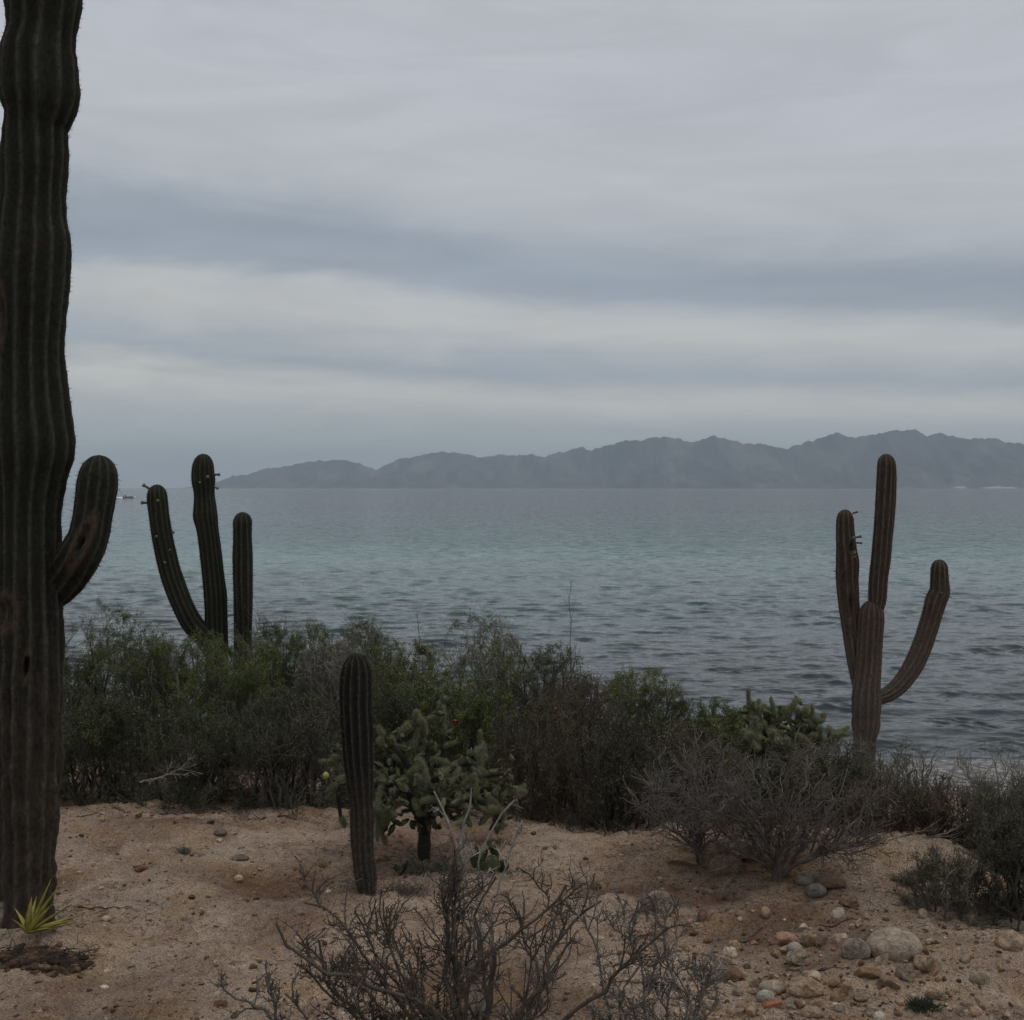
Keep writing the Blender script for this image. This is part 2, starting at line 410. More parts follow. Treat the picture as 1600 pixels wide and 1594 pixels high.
for k in range(60):
    lam = .17 * (1.35 / .17) ** wr.random(); th = wr.normal(0, .40)
    kk_ = 2 * pi / lam; amp = .040 / kk_ * (.6 + .8 * wr.random())
    ph = wr.random() * 6.283
    kx, ky = sin(th) * kk_, cos(th) * kk_
    att = np.clip(lam / (2.4 * dY) - .7, 0, 1)
    arg = kx * wx + ky * wy + ph
    Zs += amp * att * np.cos(arg); q_ = .6 * amp * att * np.sin(arg)
    DX -= sin(th) * q_; DYs -= cos(th) * q_
Zs *= env; Xs = Xs + DX * env; Ys0 = Ys; Ys = Ys + DYs * env
# low swell lines close to the beach
Zs += .05 * np.exp(-((Ys - 25) / 3.0) ** 2) * np.sin(Ys * 2.2 + 1.2 * vnoise(Xs * .12, Ys * 0, 91) * 3)
sea = mobj('sea', grid_mesh('sea', Xs, Ys, SEA + Zs, M_sea)); tag(sea, 'rippled grey-green sea reaching to the horizon', kind='structure')

ridge = [(300,764),(338,762),(345,752),(365,742),(380,743),(400,737),(420,733),(440,731),(460,727),(480,722),(510,719),(520,719),(535,717),(545,720),(565,727),(580,731),(587,734),(600,728),(620,720),(650,713),(675,708),(690,706),(715,707),(735,712),(760,713),(790,711),(830,710),(850,715),(870,708),(890,703),(910,699),(925,704),(945,697),(965,692),(980,689),(1000,688),(1027,682),(1045,684),(1070,688),(1090,690),(1100,686),(1118,682),(1130,685),(1150,688),(1160,692),(1190,694),(1215,700),(1235,700),(1255,692),(1280,686),(1308,677),(1320,679),(1337,685),(1355,679),(1375,677),(1390,674),(1400,673),(1415,671),(1430,673),(1450,681),(1470,677),(1490,682),(1510,687),(1550,685),(1575,691),(1600,695),(1660,702),(1720,688),(1800,700),(1900,715),(2050,735),(2250,764)]
rx = np.array([r[0] for r in ridge], float); ry = np.array([r[1] for r in ridge], float)
pxs = np.linspace(300, 2250, 760)
rh = np.interp(pxs, rx, HZ - ry + 0.0) + 1.6 * vnoise(pxs * .10, pxs * 0, 5) - 2.3 * np.abs(vnoise(pxs * .13, pxs * 0, 6)) + 1.0 + 1.0 * vnoise(pxs * .45, pxs * 0, 8)
Y0 = np.interp(pxs, [300, 800, 1300, 2250], [12500, 10600, 9400, 8800])
dd = np.linspace(-1, 1, 61)
PX, D = np.meshgrid(pxs, dd)
half = 1500.0
Ym = Y0[None, :] + D * half
Xm = (PX - 800) / F * Y0[None, :]
Hr = np.maximum(rh, 0)[None, :] / F * Y0[None, :]
prof = (1 - np.abs(D)) ** 1.15
rg = 1 - np.abs(fbm(Xm / 330, Ym / 1100, 5, 61)) * 3.4
rg2 = fbm(Xm / 1300, Ym / 1300, 3, 66)
shape = prof * (1 - .85 * (1 - prof) * (1.1 - rg)) + .10 * prof * (1 - prof) * 4 * rg2 * (1 - .2)
front = np.clip(shape, 0, 1)
crest_w = np.exp(-(D / .06) ** 2)
Zm = Hr * (front * (1 - crest_w) + crest_w * np.maximum(front, 1 - np.abs(D)))
Zm = np.where(np.abs(D) > .985, -8, Zm + SEA + EYE * 0)
Zm += np.where(np.abs(D) < .5, -SEA + EYE, 0) * crest_w
mtn = mobj('mountain_range', grid_mesh('mountain_range', Xm, Ym, Zm, M_mtn)); tag(mtn, 'long blue-grey mountain range across the bay fading into haze', kind='structure')

def far_bank(px0, px1, h, Yb, label):
    n = 24; xs_ = np.linspace((px0 - 800) / F * Yb, (px1 - 800) / F * Yb, n)
    V = []; Fc = []
    for i, x in enumerate(xs_):
        u = i / (n - 1); hh = h * (sin(pi * u) ** .5) * (.75 + .4 * vnoise(u * 6, px0, 3))
        V += [(x, Yb - 10, SEA - 2), (x, Yb + 10, SEA + 2 + hh), (x, Yb + 90, SEA + 2 + hh * .9), (x, Yb + 150, SEA - 2)]
    for i in range(n - 1):
        for k in range(3):
            a_ = i * 4 + k; Fc.append((a_, a_ + 4, a_ + 5, a_ + 1))
    o = mobj('pale_beach', mesh_np('pale_beach', V, np.array(Fc), True, None, M_whitesand)); tag(o, label, kind='structure')
far_bank(1538, 1590, 11, 7450, 'long strip of pale sand at the foot of the far mountains')
far_bank(1496, 1512, 18, 7600, 'short patch of pale sand at the foot of the far mountains')

# ------------------------------------------------------------------ rocks and gravel
def ico(sub):
    bm = bmesh.new(); bmesh.ops.create_icosphere(bm, subdivisions=sub, radius=1)
    V = np.array([v.co[:] for v in bm.verts]); Fc = np.array([[v.index for v in f.verts] for f in bm.faces]); bm.free(); return V, Fc
ICO = {k: ico(k) for k in (1, 2, 3, 4)}
def n3d(V, s, seed):
    return (vnoise(V[:, 0] * s + V[:, 2] * s * .7, V[:, 1] * s - V[:, 2] * s * .6, seed) + vnoise(V[:, 2] * s + 3, V[:, 0] * s - V[:, 1] * s * .4, seed + 1)) * .5
def rock_mesh(kind, seed, sub):
    r = np.random.default_rng(seed); V, Fc = ICO[sub]; V = V.copy()
    if kind == 'angular':
        for _ in range(14):
            n = r.normal(size=3); n /= np.linalg.norm(n); d = .38 + .34 * r.random()
            V = V - np.maximum(0, V @ n - d)[:, None] * n
        V = V * (1 + .06 * n3d(V, 3, seed))[:, None]
    elif kind == 'lumpy':
        for _ in range(5):
            n = r.normal(size=3); n /= np.linalg.norm(n); d = .5 + .3 * r.random()
            V = V - np.maximum(0, V @ n - d)[:, None] * n * .95
        V = V * (1 + .25 * n3d(V, 1.8, seed) + .10 * n3d(V, 5, seed + 7))[:, None]
    else:
        V = V * (1 + .05 * n3d(V, 1.5, seed) + .02 * n3d(V, 5, seed))[:, None]
    V /= np.abs(V).max(0)
    return mesh_np('rock', V, Fc, kind == 'smooth', None, M_rock)
RV = {(k, i): rock_mesh(k, 100 + i * 7 + len(k), 3) for k in ('angular', 'lumpy', 'smooth') for i in range(3)}
def put_rock(px, py, w, h, kind, col, label, rz=None, group='loose rocks on the sand', tilt=0, var=None):
    X, Y, z = on_ground(px, py - h * .25)
    W_ = w / F * Y / 2; H_ = h / F * Y / 2
    me = RV[(kind, var if var is not None else int(rng.integers(3)))]
    o = bpy.data.objects.new('rock', me); o.location = (X, Y, z + H_ * .36)
    dep = W_ * .75
    o.scale = (W_ * 1.06, dep, H_ * 1.35)
    o.rotation_euler = (rng.normal(0, .05), tilt, 0 if rz is None else rz)
    o.color = (*col, 1); link(o); tag(o, label, 'rock', group); return o
TAN = (.36, .28, .21); GRY = (.27, .245, .215); PAL = (.42, .37, .32); BRN = (.17, .115, .085); WHT = (.56, .53, .48)
rocks = [
 (1397,1499,82,44,'smooth',(.33,.30,.27),'largest rock, a smooth pale oval boulder in the rocky patch'),
 (1226,1482,52,32,'angular',(.33,.225,.185),'pinkish wedge-shaped rock left of the smooth oval boulder'),
 (1241,1492,24,18,'smooth',(.30,.29,.29),'small round grey stone leaning on the pinkish wedge-shaped rock'),
 (1247,1508,42,24,'lumpy',(.26,.245,.20),'greenish grey stone just below the pinkish wedge-shaped rock'),
 (1262,1480,24,22,'lumpy',(.28,.22,.17),'tan stone just right of the pinkish wedge-shaped rock'),
 (1285,1482,24,26,'lumpy',(.21,.18,.155),'upright brown-grey stone behind the dark blue-topped rock'),
 (1314,1474,30,16,'lumpy',PAL,'pale flat stone behind the dark rock, left of the oval boulder'),
 (1336,1507,46,38,'lumpy',(.19,.18,.17),'dark rock with a bluish top touching the smooth oval boulder'),
 (1449,1519,42,28,'lumpy',(.30,.255,.21),'tan rounded rock just below right of the oval boulder'),
 (1415,1533,34,27,'lumpy',(.22,.195,.165),'grey-brown rock below the middle of the oval boulder'),
 (1386,1545,36,27,'angular',(.22,.17,.13),'brown tilted rock lowest in the cluster under the oval boulder'),
 (1354,1530,46,24,'angular',(.23,.16,.11),'orange-brown slab below left of the oval boulder'),
 (1141,1498,21,20,'lumpy',WHT,'whitish stone standing alone left of the pinkish wedge'),
 (1140,1534,38,22,'lumpy',BRN,'dark brown stone near the tips of the bare foreground shrub'),
 (1207,1550,42,16,'smooth',(.30,.27,.24),'flat grey stone above the pale bluish pebble'),
 (1196,1565,28,16,'smooth',(.33,.36,.35),'pale bluish oval pebble beside the orange stone'),
 (1258,1560,54,30,'lumpy',(.29,.235,.185),'broad lumpy tan rock at the middle of the rocky patch'),
 (1206,1576,38,14,'angular',(.25,.125,.085),'flat orange-red stone below the pale bluish pebble'),
 (1320,1565,28,24,'angular',(.32,.26,.21),'pale tan angular stone right of the broad lumpy rock'),
 (1111,1580,32,20,'lumpy',(.30,.27,.23),'cream stone behind the right twigs of the foreground shrub'),
 (1374,1596,18,14,'smooth',(.55,.54,.50),'small white pebble at the bottom edge of the rocky patch'),
 (1577,1488,42,32,'lumpy',(.33,.28,.23),'pale knobbly rock at the right edge below the dark bush'),
 (1593,1458,24,22,'lumpy',(.20,.20,.18),'grey rock at the right edge behind the pale knobbly rock'),
 (1309,1436,21,17,'angular',WHT,'white angular stone on bare sand above the rock cluster'),
 (1275,1400,32,18,'smooth',(.20,.205,.20),'blue-grey stone lying right of the bare tree-like shrub'),
 (1262,1384,40,20,'smooth',(.17,.165,.16),'grey rounded rock against the foot of the bare shrub'),
 (1298,1388,46,18,'lumpy',(.15,.11,.095),'dark brown rock behind the blue-grey stone'),
 (1327,1417,34,16,'lumpy',(.17,.12,.09),'low brown rock right of the blue-grey stone'),
 (1530,1540,30,24,'lumpy',(.28,.26,.23),'single grey stone on sand at lower right'),
 (1197,1313,20,15,'angular',WHT,'white stone seen through the stems of the bare shrub'),
 (1165,1342,56,26,'lumpy',(.27,.225,.18),'broad tan boulder behind the stems of the bare shrub'),
 (1135,1364,50,26,'smooth',(.25,.20,.16),'rounded sandy boulder left of the bare shrub stems'),
 (1060,1350,54,20,'angular',(.26,.205,.16),'flat sandy slab under the left grey shrub'),
 (1552,1388,44,17,'smooth',(.33,.20,.14),'orange smooth rock showing under the right-hand bushes'),
 (1487,1390,18,10,'smooth',PAL,'small pale stone inside the low olive bush'),
 (1128,1410,17,12,'lumpy',BRN,'small dark clod on open sand left of the bare shrub'),
 (222,1362,24,9,'lumpy',(.20,.10,.06),'reddish flat stone on open sand right of the giant cactus'),
 (137,1249,12,9,'lumpy',(.10,.055,.035),'dark red clod beside the giant cactus near the bushes'),
 (345,1305,20,9,'lumpy',(.16,.155,.14),'grey flat stone on sand left of the single column cactus'),
 (287,1332,18,10,'lumpy',(.19,.18,.15),'grey tuft-like stone on open sand in the left foreground'),
 (376,1345,26,9,'lumpy',(.15,.14,.12),'dark grey stone at the rim of the sandy hollow'),
 (373,1377,14,9,'smooth',PAL,'pale pebble on the rim of the sandy hollow'),
 (166,1438,14,6,'smooth',WHT,'tiny white pebble right of the yellow agave'),
 (163,1546,14,6,'smooth',WHT,'tiny white pebble near the bottom left of the sand'),
 (8,1448,46,36,'smooth',(.19,.185,.17),'grey boulder against the foot of the giant cactus'),
 (6,1470,26,18,'lumpy',(.26,.25,.21),'pale stone at the left edge beneath the grey boulder'),
 (345,1574,26,12,'lumpy',(.15,.09,.065),'brown flat clod at the bottom left near bare twigs'),
 (905,1382,26,12,'smooth',(.22,.20,.19),'grey stone right of the small prickly pear'),
 (600,1345,18,10,'lumpy',(.15,.11,.085),'brown stone between the column cactus and the cholla trunk'),
 (930,1390,20,10,'lumpy',(.11,.08,.06),'dark brown stone on sand right of the small prickly pear'),
 (1030,1405,34,12,'smooth',(.26,.235,.21),'low pale stone behind tips of the foreground shrub'),
 (640,1352,26,12,'lumpy',(.2,.18,.15),'tan stone left of the cholla trunk base'),
 (1100,1520,20,14,'lumpy',(.13,.095,.08),'dark stone among right-hand twigs of the foreground shrub'),
 (1168,1515,14,10,'lumpy',(.16,.11,.085),'small brown stone above the flat grey stone'),
 (1150,1590,30,16,'angular',(.28,.235,.19),'tan stone at the bottom edge left of the orange stone'),
 (1270,1592,34,18,'lumpy',(.24,.20,.16),'brown-grey stone at the bottom edge below the broad lumpy rock'),
 (1465,1560,24,12,'lumpy',(.27,.23,.19),'tan stone right of the dark low tuft'),
 (1345,1565,22,12,'lumpy',(.21,.18,.15),'grey-brown stone left of the dark low tuft'),
]
for r in rocks:
    put_rock(*r)
# medium stones strewn round the cluster: each described by look and nearest landmark
CN = {TAN: 'tan', GRY: 'grey', PAL: 'pale', BRN: 'dark brown', (.22, .155, .115): 'reddish', (.12, .075, .05): 'dark reddish'}
USED = set()
def where(px, py, marks, head):
    cand = sorted(marks, key=lambda m_: (m_[0] - px) ** 2 + (1.6 * (m_[1] - py)) ** 2)
    for m_ in cand[:9]:
        dx, dy = px - m_[0], (py - m_[1]) * 1.6; d = math.hypot(dx, dy)
        side = ('right of' if dx > 0 else 'left of') if abs(dx) > 1.8 * abs(dy) else ('in front of' if dy > 0 else 'behind') if abs(dy) > 1.8 * abs(dx) else (('in front and ' if dy > 0 else 'behind and ') + ('right of' if dx > 0 else 'left of'))
        near_ = 'close ' if d < 32 else '' if d < 75 else 'well '
        lab = f'{head} {near_}{side} the {m_[2]}'
        if len(lab.split()) > 16: lab = f'{head} {side.split()[-2] if " and " in side else side.split()[0]} of the {m_[2]}'.replace('in of', 'in front of').replace('behind of', 'behind')
        if lab not in USED: USED.add(lab); return lab
    return lab
PATCH = [(1397,1480,'smooth oval boulder'),(1228,1470,'pinkish wedge-shaped rock'),(1336,1490,'dark blue-topped rock'),(1258,1548,'broad lumpy tan rock'),(1206,1572,'orange-red stone'),(1140,1525,'dark brown stone by the twigs'),(1530,1532,'single grey stone at lower right'),(1576,1475,'pale knobbly rock'),(1443,1568,'low dark green tuft'),(1354,1522,'orange-brown slab'),(1309,1430,'white angular stone'),(1141,1490,'whitish lone stone'),(1275,1395,'blue-grey stone'),(1448,1508,'tan rounded rock'),(1320,1556,'pale tan angular stone')]
OPEN = [(42,1430,'giant cactus foot'),(70,1440,'yellow agave'),(430,1366,'sandy hollow'),(572,1385,'column cactus foot'),(662,1335,'cholla trunk'),(222,1360,'reddish flat stone'),(68,1495,'dark debris heap'),(765,1350,'small prickly pear'),(163,1545,'tiny white pebble at bottom left'),(345,1303,'grey flat stone'),(300,1250,'dark gap in the bushes'),(345,1570,'brown flat clod'),(905,1378,'grey stone past the prickly pear'),(1030,1402,'low pale stone')]
sr = np.random.default_rng(12)
spots = []
while len(spots) < 130:
    px = 1050 + 540 * sr.random(); py = 1430 + 165 * sr.random()
    if sr.random() > .25 + .75 * np.exp(-((px - 1270) / 170) ** 2 - ((py - 1550) / 55) ** 2): continue
    spots.append((px, py))
for px, py in spots:
    w = 8 + 16 * sr.random() ** 1.5; kd = ('angular', 'lumpy', 'angular', 'smooth')[int(sr.integers(4))]; cl = [TAN, GRY, PAL, BRN, (.22, .155, .115), TAN][int(sr.integers(6))]
    hd = ('tiny ' if w < 11 else 'small ' if w < 16 else 'bigger ') + CN[cl] + {'angular': ' angular', 'lumpy': ' rough', 'smooth': ' rounded'}[kd] + ' stone'
    put_rock(px, py, w, w * (.45 + .3 * sr.random()), kd, cl, where(px, py, PATCH, hd), rz=sr.random() * 3, group='small stones strewn in the rocky patch')
spots = [(60 + 1000 * sr.random(), 1255 + 320 * sr.random()) for _ in range(70)]
for px, py in spots:
    w = 5 + 9 * sr.random() ** 2; cl = [TAN, BRN, (.12, .075, .05), PAL][int(sr.integers(4))]
    hd = ('tiny ' if w < 7 else 'little ') + CN[cl] + ' stone on open sand'
    put_rock(px, py, w, w * .5, 'lumpy', cl, where(px, py, OPEN, hd), rz=sr.random() * 3, group='little stones scattered on the open sand')

def scatter_gravel():
    V0, F0 = ICO[1]; g = np.random.default_rng(33)
    n = 20000
    Y = 4.2 + 6.2 * g.random(n) ** 1.35; X = (g.random(n) * 1.15 - .575) * Y
    keep = g.random(n) < np.clip(.45 + .8 * fbm(X * .9, Y * .9, 3, 8) + .9 * np.exp(-((X - 1.15) / .8) ** 2 - ((Y - 4.9) / .6) ** 2), .08, 1)
    X, Y = X[keep], Y[keep]; n = len(X)
    z = terrain(X, Y)
    s = .003 + .0125 * g.random(n) ** 3.2
    sc3 = s[:, None] * (.7 + .6 * g.random((n, 3))) * np.array([1.15, 1, .65])
    jit = 1 + .35 * g.normal(size=(n, len(V0), 1)).clip(-1, 1)
    a_ = g.random(n) * 6.28; ca, sa = np.cos(a_), np.sin(a_)
    L = V0[None] * sc3[:, None, :] * jit
    Xn = L[..., 0] * ca[:, None] - L[..., 1] * sa[:, None]; Yn = L[..., 0] * sa[:, None] + L[..., 1] * ca[:, None]
    V = np.stack([Xn + X[:, None], Yn + Y[:, None], L[..., 2] + z[:, None] + sc3[:, 2:3] * .3], -1).reshape(-1, 3)
    Fq = (F0[None] + (np.arange(n) * len(V0))[:, None, None]).reshape(-1, 3)
    tone = np.repeat(np.clip(g.random(n) * .95 + .02, 0, 1), len(V0))
    o = mobj('gravel', mesh_np('gravel', V, Fq, False, {'tone': tone}, M_pebble)); tag(o, 'fine gravel and grit scattered over the sand', 'gravel', kind='stuff')
scatter_gravel()

# ------------------------------------------------------------------ cacti
def catmull(P, n):
    P = np.asarray(P, float)
    Q = np.vstack([2 * P[0] - P[1], P, 2 * P[-1] - P[-2]])
    d = np.r_[0, np.cumsum(np.linalg.norm(np.diff(P[:, :3], axis=0), axis=1))]; d /= d[-1]
    t = np.linspace(0, 1, n); out = np.zeros((n, P.shape[1]))
    for i, tt in enumerate(t):
        k = min(int(np.searchsorted(d, tt, 'right')) - 1, len(P) - 2); u = (tt - d[k]) / max(d[k + 1] - d[k], 1e-9)
        p0, p1, p2, p3 = Q[k], Q[k + 1], Q[k + 2], Q[k + 3]
        out[i] = .5 * ((2 * p1) + (-p0 + p2) * u + (2 * p0 - 5 * p1 + 4 * p2 - p3) * u * u + (-p0 + 3 * p1 - 3 * p2 + p3) * u ** 3)
    return out

def stem(name, pts, ribs, mat, parent, seed, depth=.16, cap=True, spine=.018, spacing=.03, scars=(), rings=None, ybend=None, step=.022, spw=.0011, base_z=0, rough=0, rough_h=1.0):
    """pts: (px, py, radius_px, Y) from base to tip; a ribbed stem"""
    A = []
    for (px, py, r, Y) in pts: A.append([*P3(px, py, Y), r / F * Y])
    A = np.array(A); L = np.sum(np.linalg.norm(np.diff(A[:, :3], axis=0), axis=1))
    n = int(max(24, L / step)); S = catmull(A, n)
    C = S[:, :3]; Rr = S[:, 3].copy()
    d = np.r_[0, np.cumsum(np.linalg.norm(np.diff(C, axis=0), axis=1))]
    if cap:
        q = (d[-1] - d) / (Rr * 1.25); Rr *= np.sqrt(np.clip(1 - (1 - np.clip(q, 0, 1)) ** 2.2, 0.0008, 1))
        # denser rings at the tip
        ext = np.interp(np.linspace(d[-1] - Rr.max() * .35, d[-1], 10), d, np.arange(n))
        idx = np.sort(np.concatenate([np.arange(n), ext[1:-1]]))
        C = np.stack([np.interp(idx, np.arange(n), C[:, k]) for k in range(3)], -1)
        d2 = np.interp(idx, np.arange(n), d); R0 = np.interp(idx, np.arange(n), S[:, 3])
        q = (d[-1] - d2) / (R0 * 1.25); Rr = R0 * np.sqrt(np.clip(1 - (1 - np.clip(q, 0, 1)) ** 2.2, 0.0008, 1)); d = d2; n = len(idx)
    T = np.gradient(C, axis=0); T /= np.linalg.norm(T, axis=1)[:, None]
    N = np.zeros_like(T); N[0] = np.cross(T[0], [0, 1, 0]); N[0] /= np.linalg.norm(N[0])
    for i in range(1, n):
        v_ = N[i - 1] - T[i] * np.dot(N[i - 1], T[i]); N[i] = v_ / np.linalg.norm(v_)
    B = np.cross(T, N)
    m = ribs * 8; th = np.arange(m) / m * 2 * pi
    TH, DD = np.meshgrid(th, d)
    ph = .9 * vnoise(DD * 1.1, np.cos(TH) * .8, seed) + .3 * vnoise(DD * 2.6, np.sin(TH) * .9 + 4, seed + 1) + .10 * vnoise(DD * 4 + 5, TH * 0 + np.round(TH * ribs / 6.283) * 3.1, seed + 2) * 1.2
    cc = .5 + .5 * np.cos(ribs * TH + ph * 2.2)
    ribn = np.floor((ribs * TH) / 6.283 + .5) % ribs
    bulge = 1 + .035 * vnoise(DD * 3.2, ribn * 7.7, seed + 9) + .02 * fbm(TH * 2 / 1.0, DD * 7, 2, seed + 4) * np.sin(TH / 2) ** 2
    are = .5 + .5 * np.cos(DD / spacing * 2 * pi)
    prof_ = 1 - depth * (1 - cc ** .75) + .022 * are * cc ** 6
    RR = Rr[:, None] * prof_ * bulge
    if rough:
        low = np.clip(1 - (C[:, 2:3] - base_z) / rough_h, 0, 1) ** .7
        RR = RR * (1 + low * rough * (fbm(TH * ribs / 6.283 * 1.5 + 9, DD * 9, 4, seed + 20) * 1.3 - .5 * np.clip(vnoise(TH * 2.2, DD * 16, seed + 22) - .35, 0, 1)))
        RR = RR * (1 + .10 * np.exp(-np.clip(C[:, 2:3] - base_z, 0, 9) / .06))
    if rings is not None:                      # pinched joints
        for (py_, dep_, wd_) in rings:
            zz = EYE - (py_ - HZ) / F * pts[0][3]
            RR = RR * (1 - dep_ * np.exp(-((C[:, 2:3] - zz) / wd_) ** 2))
    V = C[:, None, :] + RR[..., None] * (np.cos(TH)[..., None] * N[:, None, :] + np.sin(TH)[..., None] * B[:, None, :])
    scar = np.zeros(V.shape[:2])
    for (px, py, ra, rb, dep_, rot) in scars:
        X_, Y_, Z_ = V[..., 0], V[..., 1], V[..., 2]
        qx = 800 + X_ / Y_ * F - px; qy = HZ + (EYE - Z_) / Y_ * F - py
        ex = (qx * cos(rot) + qy * sin(rot)) / ra; ey = (-qx * sin(rot) + qy * cos(rot)) / rb
        rr = np.sqrt(ex ** 2 + ey ** 2); fr = (V[..., 1] < C[:, None, 1])
        hole = (1 - sstep(.35, .75, rr)) * fr; lip = np.exp(-((rr - 1) / .22) ** 2) * fr
        V = V - (V - C[:, None, :]) * (hole * dep_ - lip * .05)[..., None]
        scar = np.maximum(scar, np.clip(lip * .9 + (1 - sstep(.8, 1.2, rr)) * fr * (.25 if dep_ < .3 else 0), 0, 1))
    crest_a = np.clip(cc ** 9, 0, 1) * (.55 + .45 * are)
    i = np.arange(n * m).reshape(n, m); j = np.roll(i, -1, axis=1)
    Fq = np.stack([i[:-1], j[:-1], j[1:], i[1:]], -1).reshape(-1, 4)
    VV = np.vstack([V.reshape(-1, 3), C[-1] + T[-1] * Rr[-1] * .5, C[0]])
    tri = np.stack([i[-1], j[-1], np.full(m, n * m)], -1); tri2 = np.stack([j[0], i[0], np.full(m, n * m + 1)], -1)
    along = np.r_[(V[..., 2] - base_z).ravel(), 9, 0]
    me = mesh_np(name, VV, [Fq, np.vstack([tri, tri2])], True,
                 {'crest': np.r_[crest_a.ravel(), .4, 0], 'scar': np.r_[scar.ravel(), 0, 0], 'along': along}, mat)
    o = mobj(name, me, parent)
    # spines from the areoles
    g = np.random.default_rng(seed + 50)
    SV = []; 
    kk = np.arange(int(d[-1] / spacing))
    for rb in range(ribs):
        dk = (kk + .02 * g.normal(size=len(kk))) * spacing
        fi = np.interp(dk, d, np.arange(n)); i0 = np.clip(fi.astype(int), 0, n - 1)
        row = cc[i0]; cols = ((np.arange(m) / 8).round() % ribs == rb)
        col = np.argmax(np.where(cols[None, :], row, -1), axis=1)
        pts_ = V[i0, col]; nr = pts_ - C[i0]; nl = np.linalg.norm(nr, axis=1); ok = nl > .01
        nr = nr[ok] / nl[ok, None]; pts_ = pts_[ok]; tt = T[i0[ok]]
        for q in range(5):
            dv = nr + .75 * g.normal(size=nr.shape) + tt * .1; dv /= np.linalg.norm(dv, axis=1)[:, None]
            ln = spine * (.5 + .8 * g.random(len(nr)))
            sd_ = np.cross(dv, g.normal(size=dv.shape)); sd_ /= np.linalg.norm(sd_, axis=1)[:, None]
            SV.append(np.stack([pts_ - nr * .003 + sd_ * spw, pts_ - nr * .003 - sd_ * spw, pts_ + dv * ln[:, None]], 1))
    SV = np.concatenate(SV).reshape(-1, 3)
    so = mobj('spines', mesh_np('spines', SV, np.arange(len(SV)).reshape(-1, 3), False, None, M_spine), o); so['kind'] = 'stuff'
    return o

def bud_mesh():
    prof_ = [(0, .30), (.15, .40), (.35, .36), (.6, .34), (.8, .48), (.92, .62), (1, .38)]
    V = []; Fq = []
    for k, (z, r) in enumerate(prof_):
        for j in range(8):
            a_ = j / 8 * 2 * pi; rr = r * (1 + .15 * ((j % 2) if k > 3 else 0)); V.append((rr * .5 * cos(a_), rr * .5 * sin(a_), z + .05 * sin(k)))
    V = np.array(V)
    for k in range(len(prof_) - 1):
        for j in range(8): Fq.append((k * 8 + j, k * 8 + (j + 1) % 8, (k + 1) * 8 + (j + 1) % 8, (k + 1) * 8 + j))
    V = np.vstack([V, [0, 0, .93]]); tr = [((len(prof_) - 1) * 8 + j, (len(prof_) - 1) * 8 + (j + 1) % 8, len(V) - 1) for j in range(8)]
    me = mesh_np('flower_bud', V, [np.array(Fq), np.array(tr)], True, None, M_bud); me.materials.append(M_budtip)
    mi = np.zeros(len(me.polygons), dtype=np.int32); mi[32:] = 1; me.polygons.foreach_set('material_index', mi); return me
BUD = bud_mesh()
def bud(parent, px, py, Y, d, ln):
    o = bpy.data.objects.new('flower_bud', BUD); o.location = P3(px, py, Y)
    o.rotation_euler = Vector(d).to_track_quat('Z', 'Y').to_euler(); s_ = ln / F * Y; o.scale = (s_ * .85, s_ * .85, s_)
    link(o, parent); return o

# giant cactus at the left edge
YB = on_ground(42, 1436)[1]; gz = tz((42 - 800) / F * YB, YB)
big = empty('cardon_cactus', (0, 0, 0), 'giant dark ribbed cactus with one upturned arm, tallest and nearest at the left edge', 'cactus')
prof_big = [(1475,40,40),(1436,40,41),(1350,43,41),(1300,45,43),(1200,47,47.5),(1100,47,50),(1000,49,49),(950,48,48),(850,47,46),(790,47,47),(740,51,52),(700,55,59),(650,52,57),(600,50,53),(550,47,52),(450,49,57),(385,53,56),(350,51,52),(300,52,49),(250,54,51),(200,56,49),(180,60,53),(150,62,60),(90,60,57),(50,65,51),(0,68,57),(-60,66,58),(-140,64,52),(-240,62,50),(-360,60,48),(-430,60,42),(-470,60,36)]
st = stem('trunk', [(cx, py, r, YB) for (py, cx, r) in prof_big], 13, M_cardon, big, 3, depth=.15, base_z=gz,
     scars=[(1, 495, 9, 46, .08, 0), (41, 1042, 6, 24, .40, .1), (8, 958, 20, 30, .14, 0)], rings=[(190, .02, .03), (1370, .05, .02), (1240, .03, .02), (1140, .03, .03)], spine=.016, rough=.15, rough_h=1.9)
arm = stem('arm', [(40,945,26,YB+.10),(78,925,30,YB+.08),(106,897,33,YB+.03),(126,866,33,YB-.04),(139,838,31,YB-.04),(146,800,30,YB-.04),(151,765,31.5,YB-.04),(154,735,30,YB-.04),(155,711,28,YB-.04)],
     12, M_cardon, big, 9, depth=.13, spine=.022, scars=[(125,848,8,15,.60,.55),(129,846,13,44,.05,.42)], base_z=gz)
stem('arm', [(40,985,28,YB),(5,965,32,YB+.02),(-35,930,34,YB+.03),(-62,880,33,YB+.03),(-74,800,32,YB+.03),(-78,720,31,YB+.03),(-78,660,30,YB+.03)], 12, M_cardon, big, 15, depth=.13, base_z=gz)
big['count_note'] = None if False else 0
del big['count_note']

